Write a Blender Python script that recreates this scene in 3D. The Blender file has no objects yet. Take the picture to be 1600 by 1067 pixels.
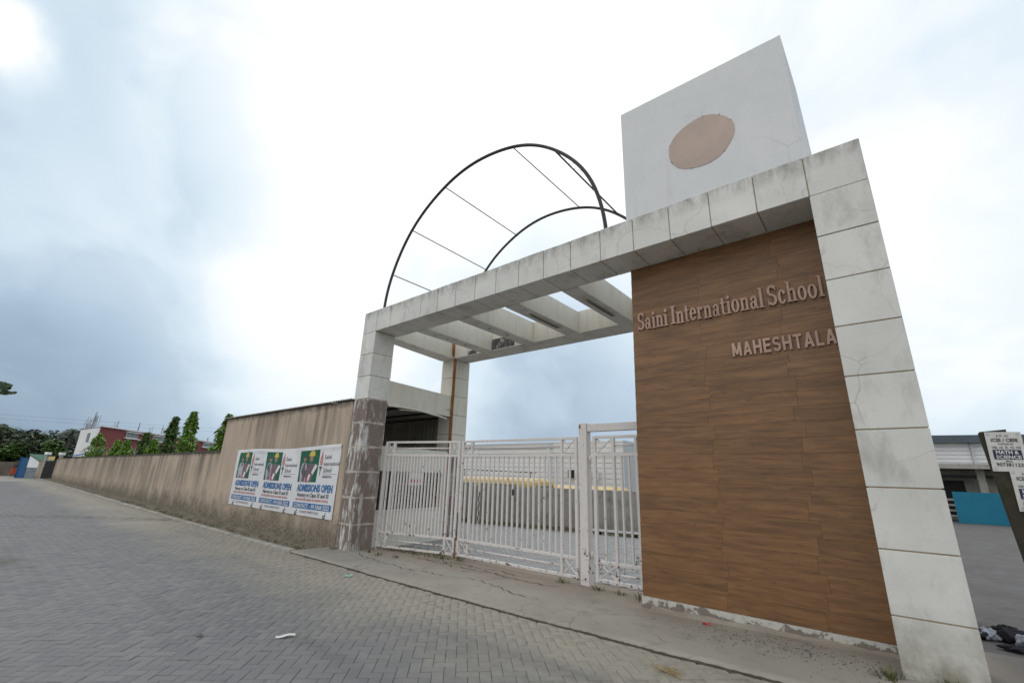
import bpy, math, random
import numpy as np
from mathutils import Vector, Matrix
R = math.radians
random.seed(7); rng = np.random.default_rng(7)
S = bpy.context.scene
COL = S.collection

# ------------------------------------------------------------------ camera
CP = (10.5864, -6.2244, 1.8071)
YAW, PIT, ROL = -.6987, .2955, .0292
_d = Vector((math.sin(YAW)*math.cos(PIT), math.cos(YAW)*math.cos(PIT), math.sin(PIT)))
_r = Vector((math.cos(YAW), -math.sin(YAW), 0)); _u = _r.cross(_d)
_r2 = _r*math.cos(ROL) + _u*math.sin(ROL); _u2 = _u*math.cos(ROL) - _r*math.sin(ROL)
cam = bpy.data.cameras.new('camera'); co = bpy.data.objects.new('camera', cam); COL.objects.link(co)
cam.sensor_width = 36; cam.lens = 36*689.05/1600; cam.clip_start = .05; cam.clip_end = 3000
co.matrix_world = Matrix(((_r2.x, _u2.x, -_d.x, CP[0]), (_r2.y, _u2.y, -_d.y, CP[1]), (_r2.z, _u2.z, -_d.z, CP[2]), (0, 0, 0, 1)))
S.camera = co
S.view_settings.view_transform = 'Standard'; S.view_settings.look = 'None'
S.view_settings.gamma = 1; S.view_settings.use_curve_mapping = False
S.view_settings.exposure = 0.0

# ------------------------------------------------------------------ node helpers
def nd(t, kind, **kw):
    n = t.nodes.new(kind)
    for k, v in kw.items(): setattr(n, k, v)
    return n
def lk(t, a, b):
    if isinstance(a, bpy.types.NodeSocket): t.links.new(a, b)
    else: b.default_value = a
def c4(c):
    return (c[0], c[1], c[2], 1) if isinstance(c, (tuple, list)) and len(c) == 3 else c
def mth(t, op, a, b=0.0, c=None, clamp=False):
    n = nd(t, 'ShaderNodeMath', operation=op, use_clamp=clamp); lk(t, a, n.inputs[0]); lk(t, b, n.inputs[1])
    if c is not None: lk(t, c, n.inputs[2])
    return n.outputs[0]
def mix(t, f, a, b, mode='MIX'):
    n = nd(t, 'ShaderNodeMix', data_type='RGBA', blend_type=mode); lk(t, f, n.inputs[0]); lk(t, c4(a), n.inputs[6]); lk(t, c4(b), n.inputs[7])
    return n.outputs[2]
def ramp(t, f, stops):
    n = nd(t, 'ShaderNodeValToRGB'); e = n.color_ramp.elements
    while len(e) < len(stops): e.new(.5)
    for i, (p, v) in enumerate(stops):
        e[i].position = p; e[i].color = (v, v, v, 1) if not isinstance(v, tuple) else c4(v)
    lk(t, f, n.inputs[0]); return n.outputs[0]
def mapv(t, v, sc=(1, 1, 1), loc=(0, 0, 0), rot=(0, 0, 0)):
    n = nd(t, 'ShaderNodeMapping'); lk(t, v, n.inputs[0]); n.inputs[1].default_value = loc; n.inputs[2].default_value = rot; n.inputs[3].default_value = sc
    return n.outputs[0]
def nz(t, v, sc=1., det=4, ro=.55, dis=0.):
    n = nd(t, 'ShaderNodeTexNoise'); lk(t, v, n.inputs['Vector']); n.inputs['Scale'].default_value = sc; n.inputs['Detail'].default_value = det
    n.inputs['Roughness'].default_value = ro; n.inputs['Distortion'].default_value = dis
    return n.outputs[0]
def vor_edge(t, v, sc):
    n = nd(t, 'ShaderNodeTexVoronoi', feature='DISTANCE_TO_EDGE'); lk(t, v, n.inputs['Vector']); n.inputs['Scale'].default_value = sc
    return n.outputs['Distance']
def sep(t, v):
    n = nd(t, 'ShaderNodeSeparateXYZ'); lk(t, v, n.inputs[0]); return n.outputs
def pos(t): return nd(t, 'ShaderNodeNewGeometry').outputs['Position']
def isl(t): return nd(t, 'ShaderNodeNewGeometry').outputs['Random Per Island']
def ornd(t): return nd(t, 'ShaderNodeObjectInfo').outputs['Random']
def gener(t): return nd(t, 'ShaderNodeTexCoord').outputs['Generated']
def scalec(t, col, f):
    n = nd(t, 'ShaderNodeVectorMath', operation='SCALE'); lk(t, col if isinstance(col, bpy.types.NodeSocket) else col[:3], n.inputs[0]); lk(t, f, n.inputs[3]); return n.outputs[0]
def addv(t, a, b):
    n = nd(t, 'ShaderNodeVectorMath', operation='ADD'); lk(t, a, n.inputs[0]); lk(t, b, n.inputs[1]); return n.outputs[0]
def newmat(name, rough=.8, spec=.3, metal=0.):
    m = bpy.data.materials.new(name); m.use_nodes = True; t = m.node_tree
    b = t.nodes['Principled BSDF']; b.inputs['Roughness'].default_value = rough
    b.inputs['Specular IOR Level'].default_value = spec; b.inputs['Metallic'].default_value = metal
    return m, t, b
def bump(t, b, h, st=.3, di=.01):
    n = nd(t, 'ShaderNodeBump'); n.inputs['Strength'].default_value = st; n.inputs['Distance'].default_value = di
    lk(t, h, n.inputs['Height']); t.links.new(n.outputs[0], b.inputs['Normal'])
def base(t, b, c): lk(t, c4(c), b.inputs['Base Color'])
def warp(t, v, sc, amt):
    n = nd(t, 'ShaderNodeTexNoise'); lk(t, v, n.inputs['Vector']); n.inputs['Scale'].default_value = sc
    return addv(t, v, scalec(t, n.outputs['Color'], amt))

# ------------------------------------------------------------------ world
SUN_DIR = Vector((-.43, .50, .755)).normalized()
W = bpy.data.worlds.new('World'); S.world = W; W.use_nodes = True; t = W.node_tree; t.nodes.clear()
sky = nd(t, 'ShaderNodeTexSky', sky_type='NISHITA', sun_disc=False)
sky.sun_elevation = math.asin(SUN_DIR.z); sky.sun_rotation = math.atan2(SUN_DIR.x, SUN_DIR.y); sky.dust_density = 3
bg1 = nd(t, 'ShaderNodeBackground'); lk(t, sky.outputs[0], bg1.inputs[0]); bg1.inputs[1].default_value = .08
dv = nd(t, 'ShaderNodeTexCoord').outputs['Generated']
x, y, z = sep(t, dv)
L = mth(t, 'ADD', mth(t, 'MULTIPLY', x, -.246), mth(t, 'MULTIPLY', y, .441))
L = mth(t, 'ADD', L, mth(t, 'MULTIPLY', z, .784)); L = mth(t, 'ADD', L, .165)
back = mth(t, 'MULTIPLY', ramp(t, mth(t, 'MULTIPLY', y, -1.), [(.0, 0.), (.35, 1.)]), 1.2)
L = mth(t, 'MAXIMUM', L, back)
L = mth(t, 'MAXIMUM', L, mth(t, 'MULTIPLY', ramp(t, x, [(.05, 0.), (.45, 1.)]), .88))
# overcast: thick and thin banks of cloud (direction, angular size, brightness), edges broken up by warping
def centred(v, sc, amt, det=4):
    n = nd(t, 'ShaderNodeTexNoise'); lk(t, v, n.inputs['Vector']); n.inputs['Scale'].default_value = sc; n.inputs['Detail'].default_value = det
    q = nd(t, 'ShaderNodeVectorMath', operation='SUBTRACT'); lk(t, n.outputs['Color'], q.inputs[0]); q.inputs[1].default_value = (.5, .5, .5)
    return addv(t, v, scalec(t, q.outputs[0], amt))
wn = nd(t, 'ShaderNodeVectorMath', operation='NORMALIZE'); lk(t, centred(centred(dv, 2.2, .30, 3), 7., .10, 5), wn.inputs[0])
for (cd, sg_, am) in (((-.801, .015, .599), .17, -.10), ((-.812, -.100, .575), .034, .7), ((-.573, .799, .185), .18, -.24), ((-.993, .067, .098), .17, -.13), ((-.856, .364, .367), .17, .20),
    ((.106, .982, .159), .2, .15), ((.113, .75, .651), .17, -.17), ((-.959, .006, .284), .13, .08), ((-.7, .288, .653), .2, .2), ((.142, .918, .369), .16, .08), ((-.80, -.06, .60), .06, -.08), ((-.904, .395, .165), .12, .08), ((-.774, .595, .215), .1, .06)):
    dp = nd(t, 'ShaderNodeVectorMath', operation='DOT_PRODUCT'); lk(t, wn.outputs[0], dp.inputs[0]); dp.inputs[1].default_value = cd
    ex = mth(t, 'EXPONENT', mth(t, 'MULTIPLY', mth(t, 'SUBTRACT', dp.outputs['Value'], 1.), 1/(sg_*sg_)))
    L = mth(t, 'ADD', L, mth(t, 'MULTIPLY', ex, am))
wv = centred(dv, 1.6, .5)
n1 = nz(t, mapv(t, wv, (1, 1, 1.8), (3.1, 1.7, .6)), 2.0, 5, .45, .1)
edge = ramp(t, nz(t, mapv(t, wv, (1, 1, 1.5), (7.3, 2.2, 5.)), 2.4, 6, .5, .1), [(.44, 0.), (.58, 1.)])
L = mth(t, 'ADD', L, mth(t, 'ADD', mth(t, 'MULTIPLY', mth(t, 'SUBTRACT', n1, .5), .40), mth(t, 'MULTIPLY', mth(t, 'SUBTRACT', edge, .5), .13)))
L = mth(t, 'MINIMUM', mth(t, 'MAXIMUM', L, .30), 1.3)
cl = ramp(t, mth(t, 'DIVIDE', L, 1.3), [(.20, (.20, .29, .39)), (.32, (.315, .42, .545)), (.46, (.50, .635, .77)), (.60, (.74, .87, .97)), (.74, (1.0, 1.05, 1.08)), (1., (1.35, 1.35, 1.33))])
bg2 = nd(t, 'ShaderNodeBackground'); lk(t, cl, bg2.inputs[0]); bg2.inputs[1].default_value = 1.0
ms = nd(t, 'ShaderNodeMixShader'); ms.inputs[0].default_value = .93
t.links.new(bg1.outputs[0], ms.inputs[1]); t.links.new(bg2.outputs[0], ms.inputs[2])
wo = nd(t, 'ShaderNodeOutputWorld'); t.links.new(ms.outputs[0], wo.inputs[0])
# ------------------------------------------------------------------ sun (veiled by cloud)
sl = bpy.data.lights.new('sun', 'SUN'); sl.energy = .8; sl.angle = R(25); sl.color = (1, .96, .9)
so = bpy.data.objects.new('sun', sl); COL.objects.link(so); so.location = (0, 0, 30)
so.rotation_euler = SUN_DIR.to_track_quat('Z', 'Y').to_euler()

# ------------------------------------------------------------------ materials
def stone_mat(name, col=(.68, .68, .65), dirt=.5, crack=.5):
    m, t, b = newmat(name, .55, .35); P = pos(t)
    c = mix(t, ramp(t, nz(t, P, 1.3, 5), [(.3, 0.), (.7, 1.)]), col, tuple(k*.84 for k in col))
    n2 = nz(t, P, 30, 4); c = scalec(t, c, mth(t, 'ADD', mth(t, 'MULTIPLY', n2, .14), .93))
    c = scalec(t, c, mth(t, 'ADD', mth(t, 'MULTIPLY', ornd(t), .12), .94))
    g = mth(t, 'MULTIPLY', ramp(t, nz(t, mapv(t, P, (2.2, 2.2, .9), (4, 1, 2)), 1.5, 8, .68), [(.52, 0.), (.72, 1.)]), dirt)
    c = mix(t, g, c, (.25, .245, .225))
    # soot collecting along the upper edge of the blocks
    zz = sep(t, P)[2]; top = ramp(t, mth(t, 'SUBTRACT', zz, 5.0), [(.72, 0.), (1., 1.)])
    tn = mth(t, 'MULTIPLY', top, ramp(t, nz(t, mapv(t, P, (5, 5, 1.5)), 1.4, 8, .7), [(.40, 0.), (.62, .9)]))
    c = mix(t, tn, c, (.2, .2, .18))
    ce = vor_edge(t, warp(t, P, 2.2, .35), 1.15)
    cr = mth(t, 'MULTIPLY', ramp(t, ce, [(.0, 1.), (.010, 0.)]), ramp(t, nz(t, P, .7, 2), [(.42, 0.), (.54, 1.)]))
    c = mix(t, mth(t, 'MULTIPLY', cr, crack), c, (.28, .26, .22))
    low = mth(t, 'MULTIPLY', ramp(t, mth(t, 'ADD', zz, mth(t, 'MULTIPLY', nz(t, P, 3, 5), .5)), [(.36, 1.), (1.0, 0.)]), .85)
    c = mix(t, mth(t, 'MULTIPLY', low, ramp(t, nz(t, P, 5, 7, .7), [(.3, .35), (.6, 1.)])), c, (.17, .15, .10))
    base(t, b, c); bump(t, b, mth(t, 'ADD', n2, mth(t, 'MULTIPLY', cr, -.6)), .25, .004); return m
def plain_mat(name, col, rough=.7, var=.18, sc=2., fine=20., bmp=.2, spec=.3, metal=0., obj=.08):
    m, t, b = newmat(name, rough, spec, metal); P = pos(t)
    c = mix(t, ramp(t, nz(t, P, sc, 5), [(.3, 0.), (.7, 1.)]), tuple(k*(1+var*.5) for k in col), tuple(k*(1-var) for k in col))
    n2 = nz(t, P, fine, 4); c = scalec(t, c, mth(t, 'ADD', mth(t, 'MULTIPLY', n2, .2), .9))
    if obj: c = scalec(t, c, mth(t, 'ADD', mth(t, 'MULTIPLY', ornd(t), obj*2), 1-obj))
    base(t, b, c); bump(t, b, n2, bmp, .004); return m
def gate_mat():
    m, t, b = newmat('chipped_gate_paint', .45, .4); P = pos(t)
    c = mix(t, nz(t, P, 3, 4), (.68, .65, .635), (.60, .57, .555))
    zz = sep(t, P)[2]
    rb = mth(t, 'ADD', nz(t, P, 9, 6, .7), ramp(t, zz, [(.0, .09), (.9, 0.)]))
    rf = ramp(t, rb, [(.635, 0.), (.67, 1.)])
    c = mix(t, rf, c, (.10, .045, .03))
    st = ramp(t, nz(t, mapv(t, P, (9, 9, 2)), 2, 5), [(.55, 0.), (.8, .45)]); c = mix(t, st, c, (.42, .31, .22))
    base(t, b, c); bump(t, b, mth(t, 'MULTIPLY', rf, -1.), .4, .004); return m
def wood_mat():
    m, t, b = newmat('wood_look_tile', .42, .4); P = pos(t); o = ornd(t)
    cx = nd(t, 'ShaderNodeCombineXYZ'); lk(t, mth(t, 'MULTIPLY', o, 37.), cx.inputs[0]); lk(t, mth(t, 'MULTIPLY', o, 11.), cx.inputs[2])
    Q = addv(t, P, cx.outputs[0])
    g1 = nz(t, mapv(t, Q, (1.1, 1, 9)), 1.6, 7, .62, .5)
    g2 = nz(t, mapv(t, Q, (2.5, 1, 60)), 1.6, 5, .6)
    c = ramp(t, g1, [(.26, (.100, .055, .030)), (.42, (.163, .083, .037)), (.58, (.217, .112, .048)), (.78, (.262, .146, .070))])
    c = scalec(t, c, mth(t, 'ADD', mth(t, 'MULTIPLY', g2, .36), .82))
    k = ramp(t, nz(t, mapv(t, Q, (2.2, 1, 9)), 1.5, 6, .7, 1.2), [(.58, 0.), (.72, .72)]); c = mix(t, k, c, (.052, .034, .024))
    c = scalec(t, c, mth(t, 'ADD', mth(t, 'MULTIPLY', o, .16), .90))
    base(t, b, c); bump(t, b, g2, .12, .002); return m
def stripped_mat():
    m, t, b = newmat('stripped_column_bedding', .85, .2); P = pos(t); G = gener(t); gx, gy, gz = sep(t, G)
    n = nz(t, P, 7, 6, .65)
    c = mix(t, nz(t, P, 2.5, 5), (.225, .18, .16), (.175, .138, .122))
    def ed(g): return mth(t, 'MULTIPLY', mth(t, 'ABSOLUTE', mth(t, 'SUBTRACT', g, .5)), 2.)
    e = mth(t, 'MAXIMUM', ed(gz), mth(t, 'MINIMUM', ed(gx), ed(gy)))
    e1 = mth(t, 'ADD', e, mth(t, 'MULTIPLY', mth(t, 'SUBTRACT', n, .5), .35))
    f = ramp(t, e1, [(.93, 0.), (1.0, .9)])
    pa = ramp(t, nz(t, mapv(t, P, (3.2, 3.2, .8), (0, 0, 3.1)), 1.7, 7, .68), [(.50, 0.), (.58, .9)])
    pa = mth(t, 'MULTIPLY', pa, ramp(t, mth(t, 'ADD', mth(t, 'MULTIPLY', sep(t, P)[1], -2.), .75), [(.20, .40), (.6, 1.)]))
    cr = ramp(t, vor_edge(t, warp(t, P, 3, .3), 2.1), [(0., .65), (.018, 0.)])
    f = mth(t, 'MAXIMUM', f, mth(t, 'MAXIMUM', pa, mth(t, 'MULTIPLY', cr, ramp(t, nz(t, P, 1.6), [(.45, 0.), (.6, 1.)]))))
    c = mix(t, f, c, (.60, .60, .58)); base(t, b, c); bump(t, b, mth(t, 'ADD', f, n), .35, .006); return m
def peach_mat():
    m, t, b = newmat('stained_peach_render', .9, .2); P = pos(t); x, y, z = sep(t, P)
    c = mix(t, ramp(t, nz(t, P, 1.1, 5), [(.3, 0.), (.7, 1.)]), (.50, .41, .325), (.42, .345, .275))
    far = ramp(t, mth(t, 'MULTIPLY', mth(t, 'ADD', x, 8.), -.05), [(.0, 0.), (.5, 1.)])
    tall = mth(t, 'GREATER_THAN', x, -8.86)
    topz = mth(t, 'ADD', mth(t, 'MULTIPLY', tall, 1.2), 2.38)
    dz = mth(t, 'SUBTRACT', topz, z)                        # distance below the coping
    s1 = mth(t, 'ADD', nz(t, mapv(t, P, (1.7, 1.7, .13)), 1.2, 8, .72, .5), mth(t, 'MULTIPLY', mth(t, 'SUBTRACT', nz(t, mapv(t, P, (.5, .5, .25), (3, 0, 0)), 1.1, 3), .5), .45))
    fall = ramp(t, mth(t, 'MULTIPLY', dz, .35), [(0., 1.), (.5, .55), (1., .18)])
    st = mth(t, 'MULTIPLY', ramp(t, mth(t, 'ADD', s1, mth(t, 'MULTIPLY', far, .085)), [(.47, 0.), (.66, .9)]), fall)
    c = mix(t, st, c, (.135, .115, .095))
    s2 = nz(t, mapv(t, P, (9, 9, .5), (2, 0, 1)), 1.5, 6, .6); c = mix(t, mth(t, 'MULTIPLY', ramp(t, s2, [(.50, 0.), (.80, .45)]), fall), c, (.2, .175, .145))
    cop = ramp(t, mth(t, 'ADD', dz, mth(t, 'MULTIPLY', mth(t, 'SUBTRACT', nz(t, P, 4, 6, .7), .5), .45)), [(.0, .9), (.16, 0.)])
    c = mix(t, cop, c, (.075, .068, .06))
    lo = mth(t, 'ADD', z, mth(t, 'MULTIPLY', mth(t, 'SUBTRACT', nz(t, P, 1.3, 8, .7), .5), 1.7))
    mo = ramp(t, lo, [(.22, .97), (.5, .6), (.85, 0.)]); c = mix(t, mth(t, 'MULTIPLY', mo, ramp(t, nz(t, P, 14, 6, .7), [(.35, .45), (.6, 1.)])), c, (.105, .095, .075))
    n2 = nz(t, P, 26, 6, .65); c = scalec(t, c, mth(t, 'ADD', mth(t, 'MULTIPLY', n2, .5), .75))
    base(t, b, c); bump(t, b, n2, .5, .01); return m
def paver_mat(name='paving_brick', dusty=True, gain=1.):
    m, t, b = newmat(name, .8, .3); P = pos(t); x, y, z = sep(t, P)
    rn = mth(t, 'FRACT', mth(t, 'ADD', isl(t), ornd(t)))
    c = ramp(t, rn, [(0., (.142, .146, .153)), (.5, (.163, .164, .168)), (1., (.190, .188, .187))])
    big = nz(t, P, .5, 5, .6); c = mix(t, ramp(t, big, [(.35, 0.), (.7, .6)]), c, (.172, .170, .170))
    n2 = nz(t, P, 45, 5, .7); c = scalec(t, c, mth(t, 'ADD', mth(t, 'MULTIPLY', n2, .36), .82))
    c = mix(t, ramp(t, nz(t, mapv(t, P, (1, 1, 1), (9, 3, 0)), 2.2, 7, .7), [(.56, 0.), (.75, .5)]), c, (.118, .117, .115))
    if dusty:
        dn = mth(t, 'ADD', y, mth(t, 'MULTIPLY', mth(t, 'SUBTRACT', nz(t, P, .55, 6, .62), .5), 2.6))
        du = ramp(t, mth(t, 'MULTIPLY', mth(t, 'ADD', dn, 4.0), .3), [(.26, 0.), (.74, .95)])
        c = mix(t, mth(t, 'MULTIPLY', du, ramp(t, nz(t, P, 9, 5, .65), [(.3, .55), (.6, 1.)])), c, (.33, .300, .247))
    if dusty:
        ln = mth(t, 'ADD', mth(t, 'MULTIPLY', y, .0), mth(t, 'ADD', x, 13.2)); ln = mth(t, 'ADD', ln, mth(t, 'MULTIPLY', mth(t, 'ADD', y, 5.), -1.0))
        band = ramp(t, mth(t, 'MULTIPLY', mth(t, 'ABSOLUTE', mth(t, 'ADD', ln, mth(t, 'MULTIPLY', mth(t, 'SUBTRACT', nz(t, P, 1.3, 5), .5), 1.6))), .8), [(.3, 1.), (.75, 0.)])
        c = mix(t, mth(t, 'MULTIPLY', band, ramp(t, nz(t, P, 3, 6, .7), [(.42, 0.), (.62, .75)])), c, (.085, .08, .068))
        dd = nd(t, 'ShaderNodeVectorMath', operation='DISTANCE'); lk(t, P, dd.inputs[0]); dd.inputs[1].default_value = (-2.6, -5.9, 0)
        mud = ramp(t, mth(t, 'ADD', dd.outputs['Value'], mth(t, 'MULTIPLY', mth(t, 'SUBTRACT', nz(t, P, 1.6, 6, .7), .5), 1.8)), [(.45, .85), (1.0, 0.)]); c = mix(t, mud, c, (.075, .075, .05))
        tyre = ramp(t, nz(t, mapv(t, P, (.12, 1.1, 1), (0, 2, 0)), 1.6, 4, .5), [(.55, 0.), (.75, .45)]); c = mix(t, tyre, c, (.115, .115, .118))
    if gain != 1: c = scalec(t, c, gain)
    base(t, b, c); bump(t, b, n2, .35, .004); return m
def ground_mat(name, c1, c2, c3, sc=.8, rough=.95, bmp=.5):
    m, t, b = newmat(name, rough, .15); P = pos(t)
    c = mix(t, ramp(t, nz(t, P, sc, 6, .6), [(.35, 0.), (.65, 1.)]), c1, c2)
    c = mix(t, ramp(t, nz(t, P, sc*4, 7, .7), [(.5, 0.), (.72, .8)]), c, c3)
    n2 = nz(t, P, 40, 6, .7); c = scalec(t, c, mth(t, 'ADD', mth(t, 'MULTIPLY', n2, .4), .8))
    base(t, b, c); bump(t, b, n2, bmp, .012); return m
def apron_mat():
    m, t, b = newmat('worn_concrete_apron', .9, .2); P = pos(t); x, y, z = sep(t, P)
    c = mix(t, ramp(t, nz(t, P, .9, 6, .6), [(.3, 0.), (.7, 1.)]), (.345, .322, .28), (.285, .262, .23))
    dirt = ramp(t, mth(t, 'ADD', y, mth(t, 'MULTIPLY', mth(t, 'SUBTRACT', nz(t, P, 1.1, 6, .65), .5), 2.)), [(.05, 0.), (.7, .8)])
    c = mix(t, dirt, c, (.27, .222, .18))
    c = mix(t, ramp(t, nz(t, P, 2.6, 8, .72), [(.52, 0.), (.7, .6)]), c, (.185, .17, .15))
    c = mix(t, ramp(t, mth(t, 'MULTIPLY', mth(t, 'ADD', x, mth(t, 'MULTIPLY', nz(t, P, 2, 5), .5)), .08), [(.89, 0.), (.93, 1.)]), c, (.15, .145, .14))
    ce = vor_edge(t, warp(t, P, 1.7, .5), .9); cr = mth(t, 'MULTIPLY', ramp(t, ce, [(0., 1.), (.012, 0.)]), ramp(t, nz(t, P, .5, 2), [(.5, 0.), (.56, 1.)]))
    c = mix(t, mth(t, 'MULTIPLY', cr, .35), c, (.09, .08, .07))
    n2 = nz(t, P, 55, 6, .75); c = scalec(t, c, mth(t, 'ADD', mth(t, 'MULTIPLY', n2, .5), .75))
    base(t, b, c); bump(t, b, mth(t, 'SUBTRACT', n2, cr), .5, .008); return m
def leaf_mat(name, a, bb, spec=.35):
    m, t, b = newmat(name, .5, spec); r = isl(t)
    c = mix(t, r, a, bb); c = mix(t, nz(t, pos(t), 1.2, 3), c, tuple(k*.6 for k in a)); base(t, b, c)
    b.inputs['Subsurface Weight'].default_value = 0
    return m
def base_strip_mat():
    m, t, b = newmat('peeling_plinth_plaster', .9, .2); P = pos(t); z = sep(t, P)[2]; x = sep(t, P)[0]
    pe = ramp(t, mth(t, 'ADD', nz(t, P, 5, 7, .7), mth(t, 'MULTIPLY', mth(t, 'SUBTRACT', z, .14), -1.6)), [(.50, 0.), (.55, 1.)])
    c = mix(t, pe, (.50, .49, .45), (.20, .175, .15)); c = mix(t, ramp(t, nz(t, P, 16, 6, .7), [(.5, 0.), (.75, .6)]), c, (.13, .12, .1))
    base(t, b, c); bump(t, b, mth(t, 'SUBTRACT', nz(t, P, 40, 4), pe), .5, .008); return m
def rust_mat():
    m, t, b = newmat('rust_streaks', .8, .3); P = pos(t)
    c = ramp(t, nz(t, mapv(t, P, (8, 8, 1.5)), 2, 6, .7), [(.3, (.10, .045, .022)), (.55, (.27, .12, .04)), (.75, (.36, .21, .10))]); base(t, b, c); bump(t, b, nz(t, P, 30, 5), .4, .006); return m
def cream_mat():
    m, t, b = newmat('streaked_cream_render', .75, .25); P = pos(t)
    c = mix(t, ramp(t, nz(t, P, 1.2, 5), [(.3, 0.), (.7, 1.)]), (.68, .665, .60), (.61, .59, .52))
    c = mix(t, ramp(t, nz(t, mapv(t, P, (8, 8, .6)), 1.5, 6, .65), [(.5, 0.), (.8, .5)]), c, (.34, .29, .21))
    n2 = nz(t, P, 25, 4); base(t, b, scalec(t, c, mth(t, 'ADD', mth(t, 'MULTIPLY', n2, .12), .94))); bump(t, b, n2, .2, .004); return m
def boxwall_mat():
    m, t, b = newmat('white_painted_render', .7, .3); P = pos(t)
    c = mix(t, ramp(t, nz(t, P, 1.0, 5), [(.3, 0.), (.7, 1.)]), (.68, .69, .70), (.62, .635, .65))
    c = mix(t, ramp(t, nz(t, mapv(t, P, (3, 3, .5)), 1.5, 7, .66), [(.55, 0.), (.8, .35)]), c, (.46, .46, .44))
    ce = vor_edge(t, warp(t, P, 1.8, .5), .75); cr = mth(t, 'MULTIPLY', ramp(t, ce, [(0., 1.), (.009, 0.)]), ramp(t, nz(t, P, .8, 2), [(.5, 0.), (.6, 1.)]))
    c = mix(t, mth(t, 'MULTIPLY', cr, .4), c, (.4, .38, .36)); n2 = nz(t, P, 22, 5)
    base(t, b, scalec(t, c, mth(t, 'ADD', mth(t, 'MULTIPLY', n2, .1), .95))); bump(t, b, n2, .25, .004); return m
def bare_mat():
    m, t, b = newmat('bare_adhesive', .9, .2); P = pos(t); n = nz(t, mapv(t, P, (6, 6, 2.5)), 2, 6, .7)
    c = ramp(t, n, [(.45, (.085, .075, .08)), (.56, (.14, .125, .13)), (.62, (.5, .5, .48))]); base(t, b, c); bump(t, b, n, .4, .006); return m

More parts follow.
